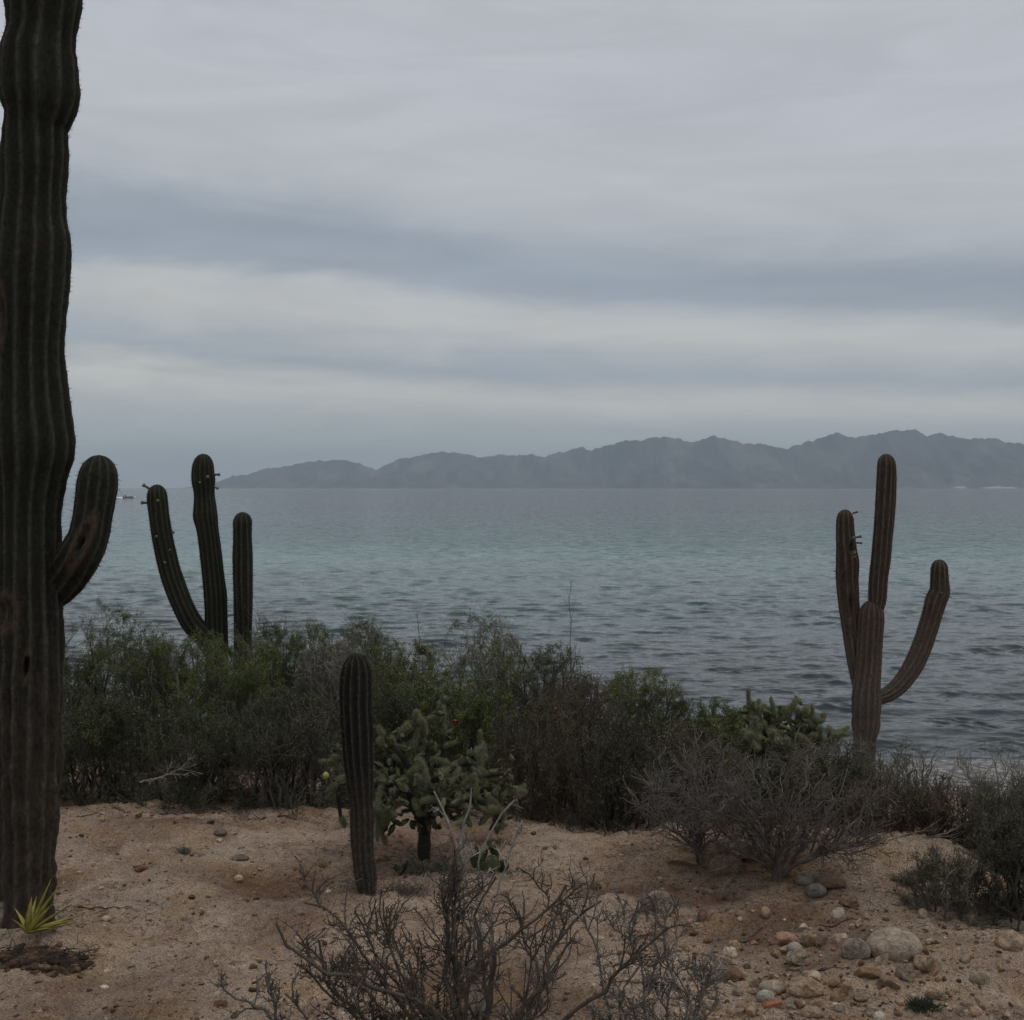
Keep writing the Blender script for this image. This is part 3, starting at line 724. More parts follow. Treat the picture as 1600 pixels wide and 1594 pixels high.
# three-stemmed cactus behind the bushes
YT = 12.0; gT = tz((320 - 800) / F * YT, YT); bpy_ = HZ + (EYE - gT) / YT * F
tri_ = empty('column_cactus', (0, 0, 0), 'green ribbed cactus with three upright stems rising behind the left bushes', 'cactus')
tm = [(345,bpy_+12,17),(343,1150,17.5),(340,1060,17.5),(338,979,17.5),(335.5,925,17.5),(330,872,17),(324.5,829,16.6),(321,808,18.4),(320.5,795,17.4),(319.3,772,15.6),(317.8,752,17.9),(317,735,17.2),(317.5,722,15.6),(318,709,14)]
tm = stem('trunk', [(x, y, r, YT) for (x, y, r) in tm], 13, M_trio, tri_, 23, depth=.14, step=.03, spine=.02, spw=.0015, base_z=gT)
tl = stem('arm', [(x, y, r, YT - .05) for (x, y, r) in [(345,1040,14),(325,1000,17),(303,978,17),(287,950,16.5),(275,920,16.5),(266,893,16.5),(258,860,16.6),(252,830,16.6),(248,800,15.6),(246,780,15.6),(245,757,14.5)]], 12, M_trio, tri_, 27, depth=.14, step=.03, spine=.02, spw=.0015, base_z=gT)
trr = stem('arm', [(x, y, r, YT - .1) for (x, y, r) in [(350,1150,13),(368,1100,15),(378,1050,14.5),(379.5,1000,13.8),(380,950,14.6),(379.5,900,15.4),(379,870,15.4),(379,840,14.6),(379.2,815,15),(379.5,800,14.5)]], 11, M_trio, tri_, 31, depth=.14, step=.03, spine=.02, spw=.0015, base_z=gT)
for (px, py, d, ln) in [(234,764,(-1,0,.6),13),(233,786,(-1,0,.05),13),(248,783,(.1,-1,.1),8),(262,833,(1,-.2,.15),11),(246,838,(0,-1,0),7),(259,878,(0,-1,-.1),7),(266,859,(.2,-1,0),6)]:
    bud(tl, px, py, YT - .05 - (.12 if abs(d[1]) > .9 else 0), d, ln)
for (px, py, d, ln) in [(333,742,(1,0,.05),11),(333,761,(1,0,-.3),9),(325,746,(.2,-1,.1),9),(314,754,(-.1,-1,0),6)]:
    bud(tm, px, py, YT - (.13 if abs(d[1]) > .9 else 0), d, ln)

# single column in the middle
X1, Y1, z1 = on_ground(573, 1390)
one = empty('column_cactus', (0, 0, 0), 'single dark columnar cactus without arms standing on open sand in front of the cholla', 'cactus')
one_p = [(575,1400,12),(573.5,1389,13.5),(571.5,1367,16.5),(568,1342,17.5),(566.5,1311,18),(566,1280,19),(565.5,1263,19.5),(565,1256,18),(563.5,1235,20.5),(562,1217,21.5),(559.5,1185,23.5),(557.5,1138,25.5),(556,1100,26),(556,1075,26.2),(556.5,1050,24.5),(556,1035,22),(555,1021,19)]
stem('trunk', [(x, y, r, Y1) for (x, y, r) in one_p], 13, M_single, one, 41, depth=.15, step=.014, spine=.020, spacing=.022, spw=.0011, rings=[(1262, .09, .012), (1330, .03, .01)], base_z=z1, rough=.10, rough_h=.55)

# cactus by the shore
YS = 11.0; gS = tz((1350 - 800) / F * YS, YS); bS = HZ + (EYE - gS) / YS * F
sh = empty('column_cactus', (0, 0, 0), 'reddish brown candelabra cactus with two side arms near the water at right', 'cactus')
lo = [(1352,bS+10,18),(1351,1230,15.5),(1350.5,1165,17),(1353,1135,20.5),(1353.5,1100,22),(1354,1075,21),(1356.5,1045,20),(1359,1000,19.6),(1361,970,19.6),(1362,950,18),(1363,938,15)]
stt = stem('trunk', [(x, y, r, YS) for (x, y, r) in lo], 13, M_shore, sh, 53, depth=.15, step=.02, spine=.016, spw=.0013, base_z=gS, rough=.12, rough_h=2.0, rings=[(1190, .06, .03), (1120, .04, .03), (1235, .05, .03)])
up_ = [(1364,965,12),(1369,948,12.5),(1371,935,14),(1372.5,905,14.6),(1377,868,15),(1380,830,15),(1383,790,15.5),(1384.5,760,15.4),(1385,735,14.6),(1384.5,720,13.6),(1384,709,12.5)]
su = stem('upper_trunk', [(x, y, r, YS) for (x, y, r) in up_], 11, M_shore, sh, 57, depth=.15, step=.025, spine=.016, spw=.0013, base_z=gS)
la = [(1356,1110,12),(1349,1085,13.5),(1341,1050,14),(1335,1015,14.5),(1330,975,15),(1326,940,16),(1323.5,905,17),(1324,880,17.8),(1322,855,15.6),(1320.5,825,14),(1320.5,808,13),(1321,796,12)]
sl = stem('arm', [(x, y, r, YS + .10) for (x, y, r) in la], 11, M_shore, sh, 61, depth=.15, step=.025, spine=.016, spw=.0013,
          scars=[(1328,950,7,34,.34,.08), (1331,856,6,11,.55,0), (1318,905,5,14,.12,.1)], base_z=gS)
ra = [(1362,1093,11),(1382,1087,11.5),(1398,1077,13),(1413,1061,14),(1430,1034,15),(1444,1000,15),(1455,965,15.2),(1463,936,16.4),(1468,925,15.6),(1468,905,14),(1468,888,13),(1468,874,12)]
sr_ = stem('arm', [(x, y, r, YS + .05) for (x, y, r) in ra], 11, M_shore, sh, 67, depth=.15, step=.025, spine=.016, spw=.0013, base_z=gS)
for (px, py, d, ln) in [(1332,802,(1,-.3,.3),9),(1336,840,(1,-.2,.2),10),(1338,848,(1,-.4,-.1),9),(1330,842,(.4,-1,.4),8),(1332,862,(.3,-1,-.2),8),(1307,893,(-1,-.1,.1),5),(1333,870,(.1,-1,0),6)]:
    bud(sl, px, py, YS + .09 - (.12 if abs(d[1]) > .9 else 0), d, ln)
for (px, py, d, ln) in [(1482,932,(1,0,-.2),5),(1470,926,(0,-1,0),5),(1420,1042,(0,-1,0),5)]:
    bud(sr_, px, py, YS + .05 - (.1 if abs(d[1]) > .9 else 0), d, ln)

# ------------------------------------------------------------------ branching plants
def tubes(P, Rr, k=3):
    """P (B,n,3) centre lines, Rr (B,n) radii -> verts, quads"""
    Bn, n, _ = P.shape
    T = np.gradient(P, axis=1); T /= np.linalg.norm(T, axis=2, keepdims=True) + 1e-9
    ref = np.where(np.abs(T[:, :1, 2:3]) > .8, np.array([1., 0, 0]), np.array([0, 0, 1.])) * np.ones((1, n, 1))
    N = np.cross(T, ref); N /= np.linalg.norm(N, axis=2, keepdims=True) + 1e-9
    Bv = np.cross(T, N); a_ = np.arange(k) / k * 2 * pi
    V = P[:, :, None, :] + Rr[:, :, None, None] * (np.cos(a_)[None, None, :, None] * N[:, :, None, :] + np.sin(a_)[None, None, :, None] * Bv[:, :, None, :])
    i = np.arange(Bn * n * k).reshape(Bn, n, k); j = np.roll(i, -1, axis=2)
    Fq = np.stack([i[:, :-1], j[:, :-1], j[:, 1:], i[:, 1:]], -1).reshape(-1, 4)
    return V.reshape(-1, 3), Fq
def join(parts):
    V = []; Fq = []; off = 0
    for v_, f_ in parts: V.append(v_); Fq.append(f_ + off); off += len(v_)
    return np.vstack(V), np.vstack(Fq)
def unit(a_): return a_ / (np.linalg.norm(a_, axis=-1, keepdims=True) + 1e-9)
def kids(P, Rr, per, l0, l1, ang, up, npts, wob, g, tmin=.2, rf=.62, taper=.25, tmax=1.0):
    Bn, n, _ = P.shape
    cnt = per * Bn; cnt = int(cnt)
    idx = g.integers(0, Bn, cnt); t = tmin + (tmax - tmin) * g.random(cnt)
    f_ = t * (n - 1); i0 = np.clip(f_.astype(int), 0, n - 2); u = (f_ - i0)[:, None]
    S = P[idx, i0] * (1 - u) + P[idx, i0 + 1] * u
    T = unit(P[idx, i0 + 1] - P[idx, i0]); r0 = (Rr[idx, i0] * (1 - u[:, 0]) + Rr[idx, i0 + 1] * u[:, 0]) * rf
    pr = unit(np.cross(T, g.normal(size=T.shape)))
    a_ = ang * (.6 + .7 * g.random(cnt))[:, None]
    D = unit(T * np.cos(a_) + pr * np.sin(a_) + np.array([0, 0, up]))
    ln = (l0 + (l1 - l0) * g.random(cnt)) * (1.15 - .5 * t)
    return walk(S, D, ln, r0, npts, wob, up * .3, g, taper)
def walk(S, D, ln, r0, npts, wob, up, g, taper=.25):
    B_ = len(S); P = np.zeros((B_, npts, 3)); P[:, 0] = S; d = D.copy()
    for k in range(1, npts):
        P[:, k] = P[:, k - 1] + d * (ln / (npts - 1))[:, None]
        d = unit(d + wob * g.normal(size=d.shape) + np.array([0, 0, up]))
    Rr = r0[:, None] * np.linspace(1, taper, npts)[None]
    return P, Rr
def leaves(P, per, size, g, spread=.03, aspect=.45, tmin=.2):
    Bn, n, _ = P.shape; cnt = int(per * Bn)
    idx = g.integers(0, Bn, cnt); t = tmin + (1 - tmin) * g.random(cnt); f_ = t * (n - 1); i0 = np.clip(f_.astype(int), 0, n - 2); u = (f_ - i0)[:, None]
    S = P[idx, i0] * (1 - u) + P[idx, i0 + 1] * u + spread * g.normal(size=(cnt, 3))
    a_ = unit(g.normal(size=(cnt, 3)) + np.array([0, 0, .5])); b_ = unit(np.cross(a_, g.normal(size=(cnt, 3))))
    s_ = size * (.5 + g.random(cnt))[:, None]
    V = np.stack([S - a_ * s_ * .55 - b_ * s_ * aspect * .1, S + b_ * s_ * aspect * .75, S + a_ * s_ * .55], 1).reshape(-1, 3)
    clump = vnoise(S[:, 0] * 7 + S[:, 2] * 5, S[:, 1] * 7 - S[:, 2] * 4, 19) * .28
    tone = np.repeat(np.clip(.45 + .2 * g.normal(size=cnt) + clump, 0, 1), 3)
    return V, np.arange(len(V)).reshape(-1, 3), tone
def inside(P, c, rad, base):
    """pull branch ends that leave the shrub's rounded volume back towards its middle"""
    q = (P - c) / rad; d = np.linalg.norm(q, axis=2, keepdims=True)
    f_ = np.where(d > 1, 1 / d ** .85, 1)
    Q = c + (P - c) * f_
    Q[..., 2] = np.maximum(Q[..., 2], base + .01)
    return Q

def shrub(label, cx, top, hw, Y, leafcol, barkcol, g_seed, nl=9000, leafsize=.0138, twigs=1.0, group=None, bare=False, name='shrub', cat='shrub', depth=1.0, rise=.25, base_px=None, straggle=.12, dens=1.0, thick=1.0, cover=.2, stem_spread=.55):
    g = np.random.default_rng(g_seed)
    X = (cx - 800) / F * Y; gz_ = tz(X, Y)
    zt = EYE - (top - HZ) / F * Y; H = zt - gz_; Wd = hw / F * Y
    bx = X if base_px is None else (base_px - 800) / F * Y; gz_ = min(gz_, tz(bx, Y))
    root = empty(name, (bx, Y, gz_), label, cat, group)
    off = np.array([bx, Y, gz_])
    c = np.array([X, Y, gz_ + H * .42]) - off; rad = np.array([Wd, Wd * depth, H * .60])
    ns = int(16 * twigs) + 6
    a_ = g.random(ns) * 2 * pi; sp_ = g.random(ns) ** .6; nl = int(nl * 3.1); dens = dens * (.72 if nl > 23000 else .88)
    tgt = c + np.stack([np.cos(a_) * sp_ * rad[0] * .8, np.sin(a_) * sp_ * rad[1] * .8, (g.random(ns) ** .7 * 1.15 - .35) * rad[2]], -1)
    S = np.stack([np.cos(a_) * Wd * stem_spread * sp_, np.sin(a_) * Wd * stem_spread * sp_, np.zeros(ns) - .03], -1)
    D = tgt - S; ln = np.linalg.norm(D, axis=1); r0 = (.010 + .010 * g.random(ns)) * (H / 1.0) ** .5 * thick
    P0 = np.zeros((ns, 7, 3)); tt = np.linspace(0, 1, 7)
    for k, t_ in enumerate(tt):
        P0[:, k] = S + D * t_ + np.array([0, 0, 1]) * (rise * H * sin(pi * t_) * .35)[..., None] if False else S + D * t_
        P0[:, k] += .035 * ln[:, None] * g.normal(size=(ns, 3)) * (0 if k == 0 else 1)
    R0 = r0[:, None] * np.linspace(1, .4, 7)[None]
    m = max(Wd, H)
    P1, R1 = kids(P0, R0, 5 * dens, .28 * m, .55 * m, .7, .25, 5, .18, g, .25); P1 = inside(P1, c, rad, 0)
    P2, R2 = kids(P1, R1, 4.5 * dens, .15 * m, .32 * m, .7, .2, 4, .26, g, .15); P2 = inside(P2, c, rad * 1.03, 0)
    P3_, R3 = kids(P2, R2, 3.1 * dens, .06 * m, .16 * m, .75, .15, 3, .32, g, .1)
    R1 = np.maximum(R1, .0026 * thick); R2 = np.maximum(R2, .0019 * thick); R3 = np.maximum(R3, .0013 * thick)
    extra = []; low6 = None
    if not bare and stem_spread > .3:
        ml = int(60 * dens); a2 = g.random(ml) * 2 * pi; rr_ = .15 + .8 * g.random(ml) ** .6
        S5 = np.stack([np.cos(a2) * Wd * rr_, np.sin(a2) * Wd * depth * rr_, np.full(ml, -.02)], -1)
        D5 = unit(np.stack([g.normal(0, 1, ml), g.normal(0, 1, ml), .35 + g.random(ml)], -1))
        P5, R5 = walk(S5, D5, H * (.18 + .3 * g.random(ml)), np.full(ml, .006 * thick), 6, .2, .02, g, .4)
        P6, R6 = kids(P5, R5, 8, .08 * m, .22 * m, .8, .05, 4, .25, g, .05); P7, R7 = kids(P6, R6, 3, .04 * m, .11 * m, .8, .05, 3, .3, g, .05)
        for q in (P6, P7): q[..., 2] = np.maximum(q[..., 2], .006)
        extra += [(P5, R5), (P6, np.maximum(R6, .0019)), (P7, np.maximum(R7, .0013))]
        low6 = P6 if nl > 3000 else None
    if straggle > 0:
        sel = g.random(len(P2)) < straggle
        S4 = P2[sel][:, -1]; upm = S4[:, 2] > H * .45; S4 = S4[upm]
        if len(S4):
            D4 = unit(g.normal(size=S4.shape) * .4 + np.array([0, 0, 1.0])); P4, R4 = walk(S4, D4, .05 * m + .14 * m * g.random(len(S4)), np.full(len(S4), .0022 * thick), 5, .14, .05, g, .5)
            extra += [(P4, R4)]
    parts = [tubes(P0, R0, 5), tubes(P1, R1, 4), tubes(P2, R2, 3), tubes(P3_, R3, 3)] + [tubes(p_, r_, 3) for p_, r_ in extra]
    V, Fq = join(parts)
    bo = mobj('branches', mesh_np('branches', V, Fq, True, None, M_bark), root); bo.color = (*barkcol, 1)
    if nl:
        LV, LF, tone = leaves(np.concatenate([P2[:, 1:4], P3_] + ([low6[:, 1:4]] if low6 is not None else [])) if cover else P3_, nl / max(len(P2) + len(P3_), 1), leafsize, g, spread=leafsize * .9)
        keep = LV.reshape(-1, 3, 3)[:, 0, 2] > .02
        LV = LV.reshape(-1, 3, 3)[keep].reshape(-1, 3); tone = tone.reshape(-1, 3)[keep].ravel(); LF = np.arange(len(LV)).reshape(-1, 3)
        lo_ = mobj('foliage', mesh_np('foliage', LV, LF, False, {'tone': tone}, M_leaf), root); lo_.color = (*leafcol, 1)
    return root

GRN = (.086, .108, .032); DGRN = (.064, .078, .032); YGRN = (.122, .134, .052); GGRN = (.084, .098, .046); OLV = (.088, .092, .038)
BGRY = (.120, .108, .092); BDRK = (.064, .054, .045); BBRN = (.092, .066, .052); BPAL = (.21, .19, .17)
G = 'scrub bushes along the bank'
shrub('bright green bush just right of the giant cactus, highest at its left', 125, 950, 120, 10.2, GRN, BGRY, 201, 15000, group=G)
shrub('dull grey-green bush between the giant cactus and the three-stemmed cactus', 245, 985, 110, 9.9, GGRN, BGRY, 202, 13000, group=G, twigs=1.3)
shrub('leafy bush with dark sprigs at the foot of the three-stemmed cactus', 400, 976, 85, 11.2, DGRN, BGRY, 203, 12000, group=G, straggle=.3)
shrub('broad olive green bush below the three-stemmed cactus', 335, 996, 125, 9.5, GRN, BGRY, 204, 17000, group=G)
shrub('green bush right of the three-stemmed cactus, against the water', 475, 990, 75, 10.3, GRN, BGRY, 205, 12000, group=G)
shrub('green bush directly behind the top of the single column cactus', 560, 985, 75, 10.6, GGRN, BGRY, 206, 11000, group=G, straggle=.3)
shrub('light green bush just right of the top of the single column cactus', 625, 1006, 70, 9.8, YGRN, BGRY, 207, 12000, group=G)
shrub('green bush with a crown of grey bare stems, above the cholla', 745, 972, 82, 10.4, GRN, BPAL, 208, 8500, group=G, straggle=.6, twigs=1.4)
shrub('deep green bush right behind the top of the cholla', 700, 1055, 105, 9.1, GRN, BGRY, 209, 16000, group=G)
shrub('small green bush with fuzzy top right of the grey-stemmed one', 860, 1016, 62, 9.9, GGRN, BGRY, 210, 9000, group=G)
shrub('reddish brown leafless tangle on the slope above the bare sand', 905, 1066, 95, 8.9, OLV, BBRN, 211, 1800, group=G, twigs=1.6, straggle=.2)
shrub('yellowish green bush midway along the falling bush line', 1008, 1056, 80, 9.5, YGRN, BGRY, 212, 12000, group=G)
shrub('dark green bush left of the pale-tipped cholla thicket', 1095, 1100, 75, 9.2, GRN, BGRY, 213, 10000, group=G)
shrub('yellow-green feathery bush behind the cholla thicket at right', 1165, 1122, 85, 8.7, YGRN, BGRY, 232, 10000, group=G)
shrub('grey half-dead bush between three-stemmed cactus and column cactus', 520, 1010, 60, 9.9, GGRN, BPAL, 233, 2500, group=G, straggle=.5, twigs=1.5)
shrub('dark twiggy bush behind the giant cactus at the edge of the sand', 150, 1085, 115, 8.75, DGRN, BDRK, 214, 11000, group=G, twigs=1.4)
shrub('grey twiggy bush overhanging the sand left of the dark gap', 300, 1100, 100, 8.5, DGRN, (.085, .076, .065), 215, 7500, group=G, twigs=1.5)
shrub('grey twiggy bush left of the single column cactus', 455, 1085, 90, 8.4, DGRN, (.092, .082, .071), 216, 5500, group=G, twigs=1.6)
shrub('dark leafy bush filling the gap between column cactus and cholla', 590, 1070, 85, 8.8, DGRN, BDRK, 217, 11000, group=G)
shrub('dark brown twiggy bush right of the cholla', 840, 1110, 100, 8.1, DGRN, BBRN, 218, 3500, group=G, twigs=1.8)
shrub('dense brown-grey thicket over the sand right of the cholla', 955, 1125, 105, 7.8, OLV, BDRK, 219, 2500, group=G, twigs=1.8)
shrub('brown thicket below the yellowish green bush', 1060, 1135, 95, 8.2, OLV, BBRN, 220, 3500, group=G, twigs=1.7)
shrub('dark leafy bush filling the space behind the wide bare tree-like shrub', 1240, 1172, 120, 7.75, DGRN, BDRK, 234, 8000, group=G)
shrub('brown bare bush hiding the foot of the shore cactus', 1335, 1172, 120, 7.7, OLV, BGRY, 223, 1000, group=G, twigs=1.4, straggle=.6)
shrub('open grey bush with thin upright stems against the beach', 1450, 1170, 105, 7.9, OLV, BPAL, 224, 0, group=G, twigs=.5, straggle=.8, dens=.7, stem_spread=.25)
shrub('thin grey bush at the right edge against the beach', 1575, 1170, 90, 7.7, OLV, BPAL, 225, 0, group=G, twigs=.5, straggle=.8, dens=.7, stem_spread=.25)
shrub('dull olive bush low at the right, in front of the open grey one', 1485, 1225, 105, 7.2, OLV, BBRN, 226, 700, group=G, twigs=1.2)
shrub('dark mixed bush at the right edge above the orange rock', 1600, 1225, 95, 6.7, OLV, BGRY, 227, 1300, group=G, twigs=1.3, straggle=.5)
shrub('low olive tuft-like bush spreading on the sand at right', 1490, 1335, 95, on_ground(1490, 1420)[1], (.075, .070, .028), BGRY, 228, 2600, .011, group=G, twigs=.9, straggle=.8)
shrub('dark bush cut by the right edge beside the pale knobbly rock', 1610, 1290, 75, on_ground(1590, 1430)[1], DGRN, BDRK, 229, 1500, .012, group=G, twigs=1.2, straggle=.5)
shrub('dark bush behind the left end of the row, next to the giant cactus', 20, 1010, 100, 9.6, DGRN, BDRK, 230, 11000, group=G)
shrub('grey-brown bush right of the wide tree-like shrub', 1400, 1225, 100, 7.1, OLV, BBRN, 231, 700, group=G, twigs=1.4, straggle=.4)

# pale stick curving out over the sand right of the tree-like shrub
def stick(name, pts, r0, r1, col, label, cat, k=5, side=True, seed=1):
    P = catmull(np.array([[*P3(px, py, Y)] for px, py, Y in pts]), 16); g = np.random.default_rng(seed)
    P += .004 * g.normal(size=P.shape); off = P[0].copy()
    root = empty(name, off, label, cat); P = (P - off)[None]; Rr = np.linspace(r0, r1, 16)[None]
    parts = [tubes(P, Rr, k)]
    if side:
        P1, R1 = kids(P, Rr, 14, .1, .3, .7, .15, 5, .2, g, .3); parts.append(tubes(P1, np.maximum(R1, .0018), 3))
        P2, R2 = kids(P1, R1, 2.5, .04, .12, .7, .1, 4, .2, g, .3); parts.append(tubes(P2, np.maximum(R2, .0013), 3))
    V, Fq = join(parts); o = mobj('branches', mesh_np('branches', V, Fq, True, None, M_bark), root); o.color = (*col, 1)
    return root
stick('dead_branch', [(1368,1322,6.9),(1385,1312,6.85),(1405,1308,6.8),(1440,1308,6.8),(1475,1303,6.8),(1500,1290,6.85)], .012, .003, (.17, .14, .115), 'pale dead branch curving out over the sand below the right-hand bushes', 'branch', seed=4)
stick('dead_branch', [(220,1222,8.1),(255,1213,8.0),(270,1207,8.0),(285,1200,8.0)], .008, .003, (.2, .18, .16), 'pale dead branch low in the bushes left of the dark gap', 'branch', seed=5)

def weed(px, py0, py1, Y, label, seed, lean=.02):
    g = np.random.default_rng(seed); p0 = P3(px, py0, Y); p1 = P3(px + lean * 300, py1, Y)
    z0 = tz(p0[0], Y); p0[2] = z0 - .02
    root = empty('weed_stalk', p0, label, 'weed', 'tall thin stalks above the bushes')
    P = np.linspace(np.zeros(3), p1 - p0, 10)[None]; P = P + .012 * g.normal(size=P.shape) * np.linspace(0, 1, 10)[None, :, None]
    Rr = np.linspace(.0045, .0018, 10)[None]; P1, R1 = kids(P, Rr, 9, .05, .16, .6, .2, 4, .12, g, .55)
    V, Fq = join([tubes(P, Rr, 4), tubes(P1, np.maximum(R1, .0014), 3)])
    o = mobj('stalk', mesh_np('stalk', V, Fq, True, None, M_bark), root); o.color = (.07, .06, .05, 1)
weed(886, 1200, 905, 9.6, 'tallest thin stalk rising against the water right of the middle', 1, .03)
weed(655, 1200, 950, 9.9, 'thin stalk against the water above the cholla', 2, .0)
weed(905, 1200, 1010, 9.5, 'thin stalk just right of the tallest stalk', 3, -.02)
weed(395, 1200, 965, 10.9, 'thin stalk beside the right stem of the three-stemmed cactus', 4, .02)
weed(1215, 1300, 1110, 8.4, 'thin stalk rising above the cholla thicket', 6, .01)

# ------------------------------------------------------------------ foreground bare shrub
def bare_shrub(label, limbs, Yb, col, seed, r0, dens=1.0, name='bare_shrub', spur=True, lenk=1.0, auto=0):
    g = np.random.default_rng(seed); root = None
    Ps = []; Rs = []
    for li in limbs:
        pts = np.array([P3(px, py, Y) for px, py, Y in li['p']]); z0 = tz(pts[0][0], pts[0][1]); pts[0][2] = z0 - .03
        P = catmull(pts, 14); P += .007 * g.normal(size=P.shape) * np.r_[0, np.ones(13)][:, None]
        Ps.append(P); Rs.append(np.linspace(li.get('r', r0), .0045, 14))
    if auto:
        c_ = Ps[0][0]; tips = [P_[-1] for P_ in Ps]
        for _ in range(auto):
            a1, a2 = g.integers(0, len(tips), 2); w1 = g.random(); tip = tips[a1] * w1 + tips[a2] * (1 - w1) + g.normal(0, .05, 3); tip[1] += g.normal(0, .12); tip[2] = max(.15, tip[2] * (.55 + .5 * g.random()))
            b0 = c_ + np.array([g.normal(0, .09), g.normal(0, .07), 0]); b0[2] = tz(b0[0], b0[1]) - .03; mid = b0 * .5 + tip * .5 + np.array([(tip[0] - b0[0]) * .12, 0, -.04]) + g.normal(0, .03, 3)
            P = catmull(np.array([b0, mid, tip]), 14); P += .009 * g.normal(size=P.shape) * np.r_[0, np.ones(13)][:, None]
            Ps.append(P); Rs.append(np.linspace(r0 * (.5 + .4 * g.random()), .0035, 14))
    P0 = np.array(Ps); R0 = np.array(Rs); off = P0[0, 0].copy()
    root = empty(name, off, label, 'shrub'); P0 = P0 - off
    # let limbs thicken unevenly at nodes
    R0 *= .85 + .16 * g.normal(size=R0.shape).clip(-1, 1)
    P1, R1 = kids(P0, R0, 9 * dens, .12 * lenk, .34 * lenk, .80, .22, 7, .24, g, .15, .60, .4, .95)
    P2, R2 = kids(P1, R1, 4.6 * dens, .05 * lenk, .16 * lenk, .90, .10, 5, .30, g, .1, .66, .45)
    P3_, R3 = kids(P2, R2, 2.4 * dens, .02 * lenk, .08 * lenk, 1.0, .05, 3, .34, g, .1, .7, .5)
    R1 = np.maximum(R1, .0030); R2 = np.maximum(R2, .0020); R3 = np.maximum(R3, .0013)
    for q in (P1, P2, P3_): q[..., 2] = np.maximum(q[..., 2], .012)
    parts = [tubes(P0, R0, 7), tubes(P1, R1, 5), tubes(P2, R2, 4), tubes(P3_, R3, 3)]
    if spur:
        for (Pp, Rp, n_) in ((P0, R0, 40), (P1, R1, 13), (P2, R2, 4)):
            Pq, Rq = kids(Pp, Rp, n_, .008, .030, 1.15, .15, 3, .15, g, .05, .5, .35); parts.append(tubes(Pq, np.maximum(Rq, .0014), 3))
    V, Fq = join(parts); o = mobj('branches', mesh_np('branches', V, Fq, True, None, M_bark), root); o.color = (*col, 1)
    return root
Yb = 4.25
L = lambda *p, r=.017: {'p': p, 'r': r}
bare_shrub('large bare thorny shrub with dark twisted branches in the middle foreground', [
  L((765,1700,Yb),(690,1592,4.15),(620,1555,4.1),(555,1530,4.05),(490,1505,4.0),(450,1475,4.0),(432,1446,4.0), r=.016),
  L((750,1700,Yb),(640,1590,4.3),(596,1530,4.3),(560,1470,4.3),(515,1425,4.3),(478,1408,4.3), r=.014),
  L((770,1700,Yb),(715,1590,4.3),(703,1530,4.35),(700,1470,4.4),(690,1420,4.45),(705,1365,4.5), r=.020),
  L((780,1700,Yb),(760,1600,4.2),(770,1530,4.2),(780,1480,4.15),(835,1440,4.1),(888,1385,4.1), r=.018),
  L((790,1700,Yb),(830,1590,4.3),(852,1530,4.35),(860,1480,4.4),(895,1440,4.45),(935,1405,4.5), r=.016),
  L((800,1700,Yb),(880,1600,4.2),(930,1560,4.15),(975,1515,4.1),(1010,1480,4.1),(1045,1445,4.1), r=.014),
  L((755,1700,Yb),(680,1620,4.5),(640,1540,4.55),(605,1480,4.6),(612,1415,4.65), r=.013),
  L((795,1700,Yb),(800,1600,4.5),(840,1530,4.55),(820,1470,4.6),(800,1410,4.65), r=.013),
  L((760,1700,Yb),(730,1620,4.1),(735,1540,4.0),(752,1470,4.0),(745,1420,4.0),(770,1370,4.0), r=.014),
  L((770,1700,Yb),(600,1620,4.2),(540,1570,4.2),(510,1530,4.2),(500,1470,4.2), r=.011),
], Yb, (.078, .063, .050), 301, .0125, dens=.90, auto=9)
bare_shrub('pale grey bare twigs sticking up between the cholla and the dark thorny shrub', [
  L((745,1640,4.7),(735,1500,4.75),(722,1400,4.8),(715,1330,4.8),(700,1280,4.8),(678,1235,4.8), r=.008),
  L((745,1640,4.7),(745,1500,4.75),(735,1400,4.8),(722,1320,4.8),(732,1270,4.8),(740,1232,4.8), r=.008),
  L((750,1640,4.7),(755,1500,4.75),(745,1400,4.8),(752,1340,4.8),(775,1290,4.8),(800,1250,4.8), r=.007),
  L((750,1640,4.7),(765,1500,4.75),(775,1400,4.8),(795,1330,4.8),(820,1285,4.8), r=.006),
], 4.7, (.26, .24, .21), 302, .008, dens=.6, lenk=.5, spur=False)
bare_shrub('thin greyish twiggy shrub right of the dark thorny shrub', [
  L((1020,1690,4.4),(1010,1590,4.4),(1000,1520,4.4),(985,1460,4.4),(1000,1400,4.4), r=.007),
  L((1030,1690,4.4),(1040,1590,4.4),(1050,1530,4.4),(1040,1470,4.4),(1050,1410,4.4), r=.007),
  L((1035,1690,4.4),(1070,1600,4.4),(1095,1560,4.4),(1105,1520,4.4), r=.006),
  L((1010,1690,4.4),(960,1600,4.4),(940,1530,4.4),(930,1480,4.4),(915,1430,4.4), r=.006),
  L((1010,1690,4.4),(985,1600,4.3),(970,1560,4.3),(1010,1500,4.3), r=.006),
], 4.4, (.15, .135, .12), 303, .007, dens=1.1, lenk=.8)
bare_shrub('low bare twigs poking up at the bottom edge left of the dark thorny shrub', [
  L((470,1680,4.2),(425,1600,4.2),(405,1575,4.2),(375,1560,4.2),(340,1532,4.2), r=.008),
  L((475,1680,4.2),(440,1610,4.2),(425,1570,4.2),(420,1530,4.2), r=.007),
  L((490,1680,4.2),(480,1610,4.2),(465,1575,4.2),(450,1560,4.2), r=.006),
], 4.2, (.11, .098, .085), 304, .007, dens=.7, lenk=.5)

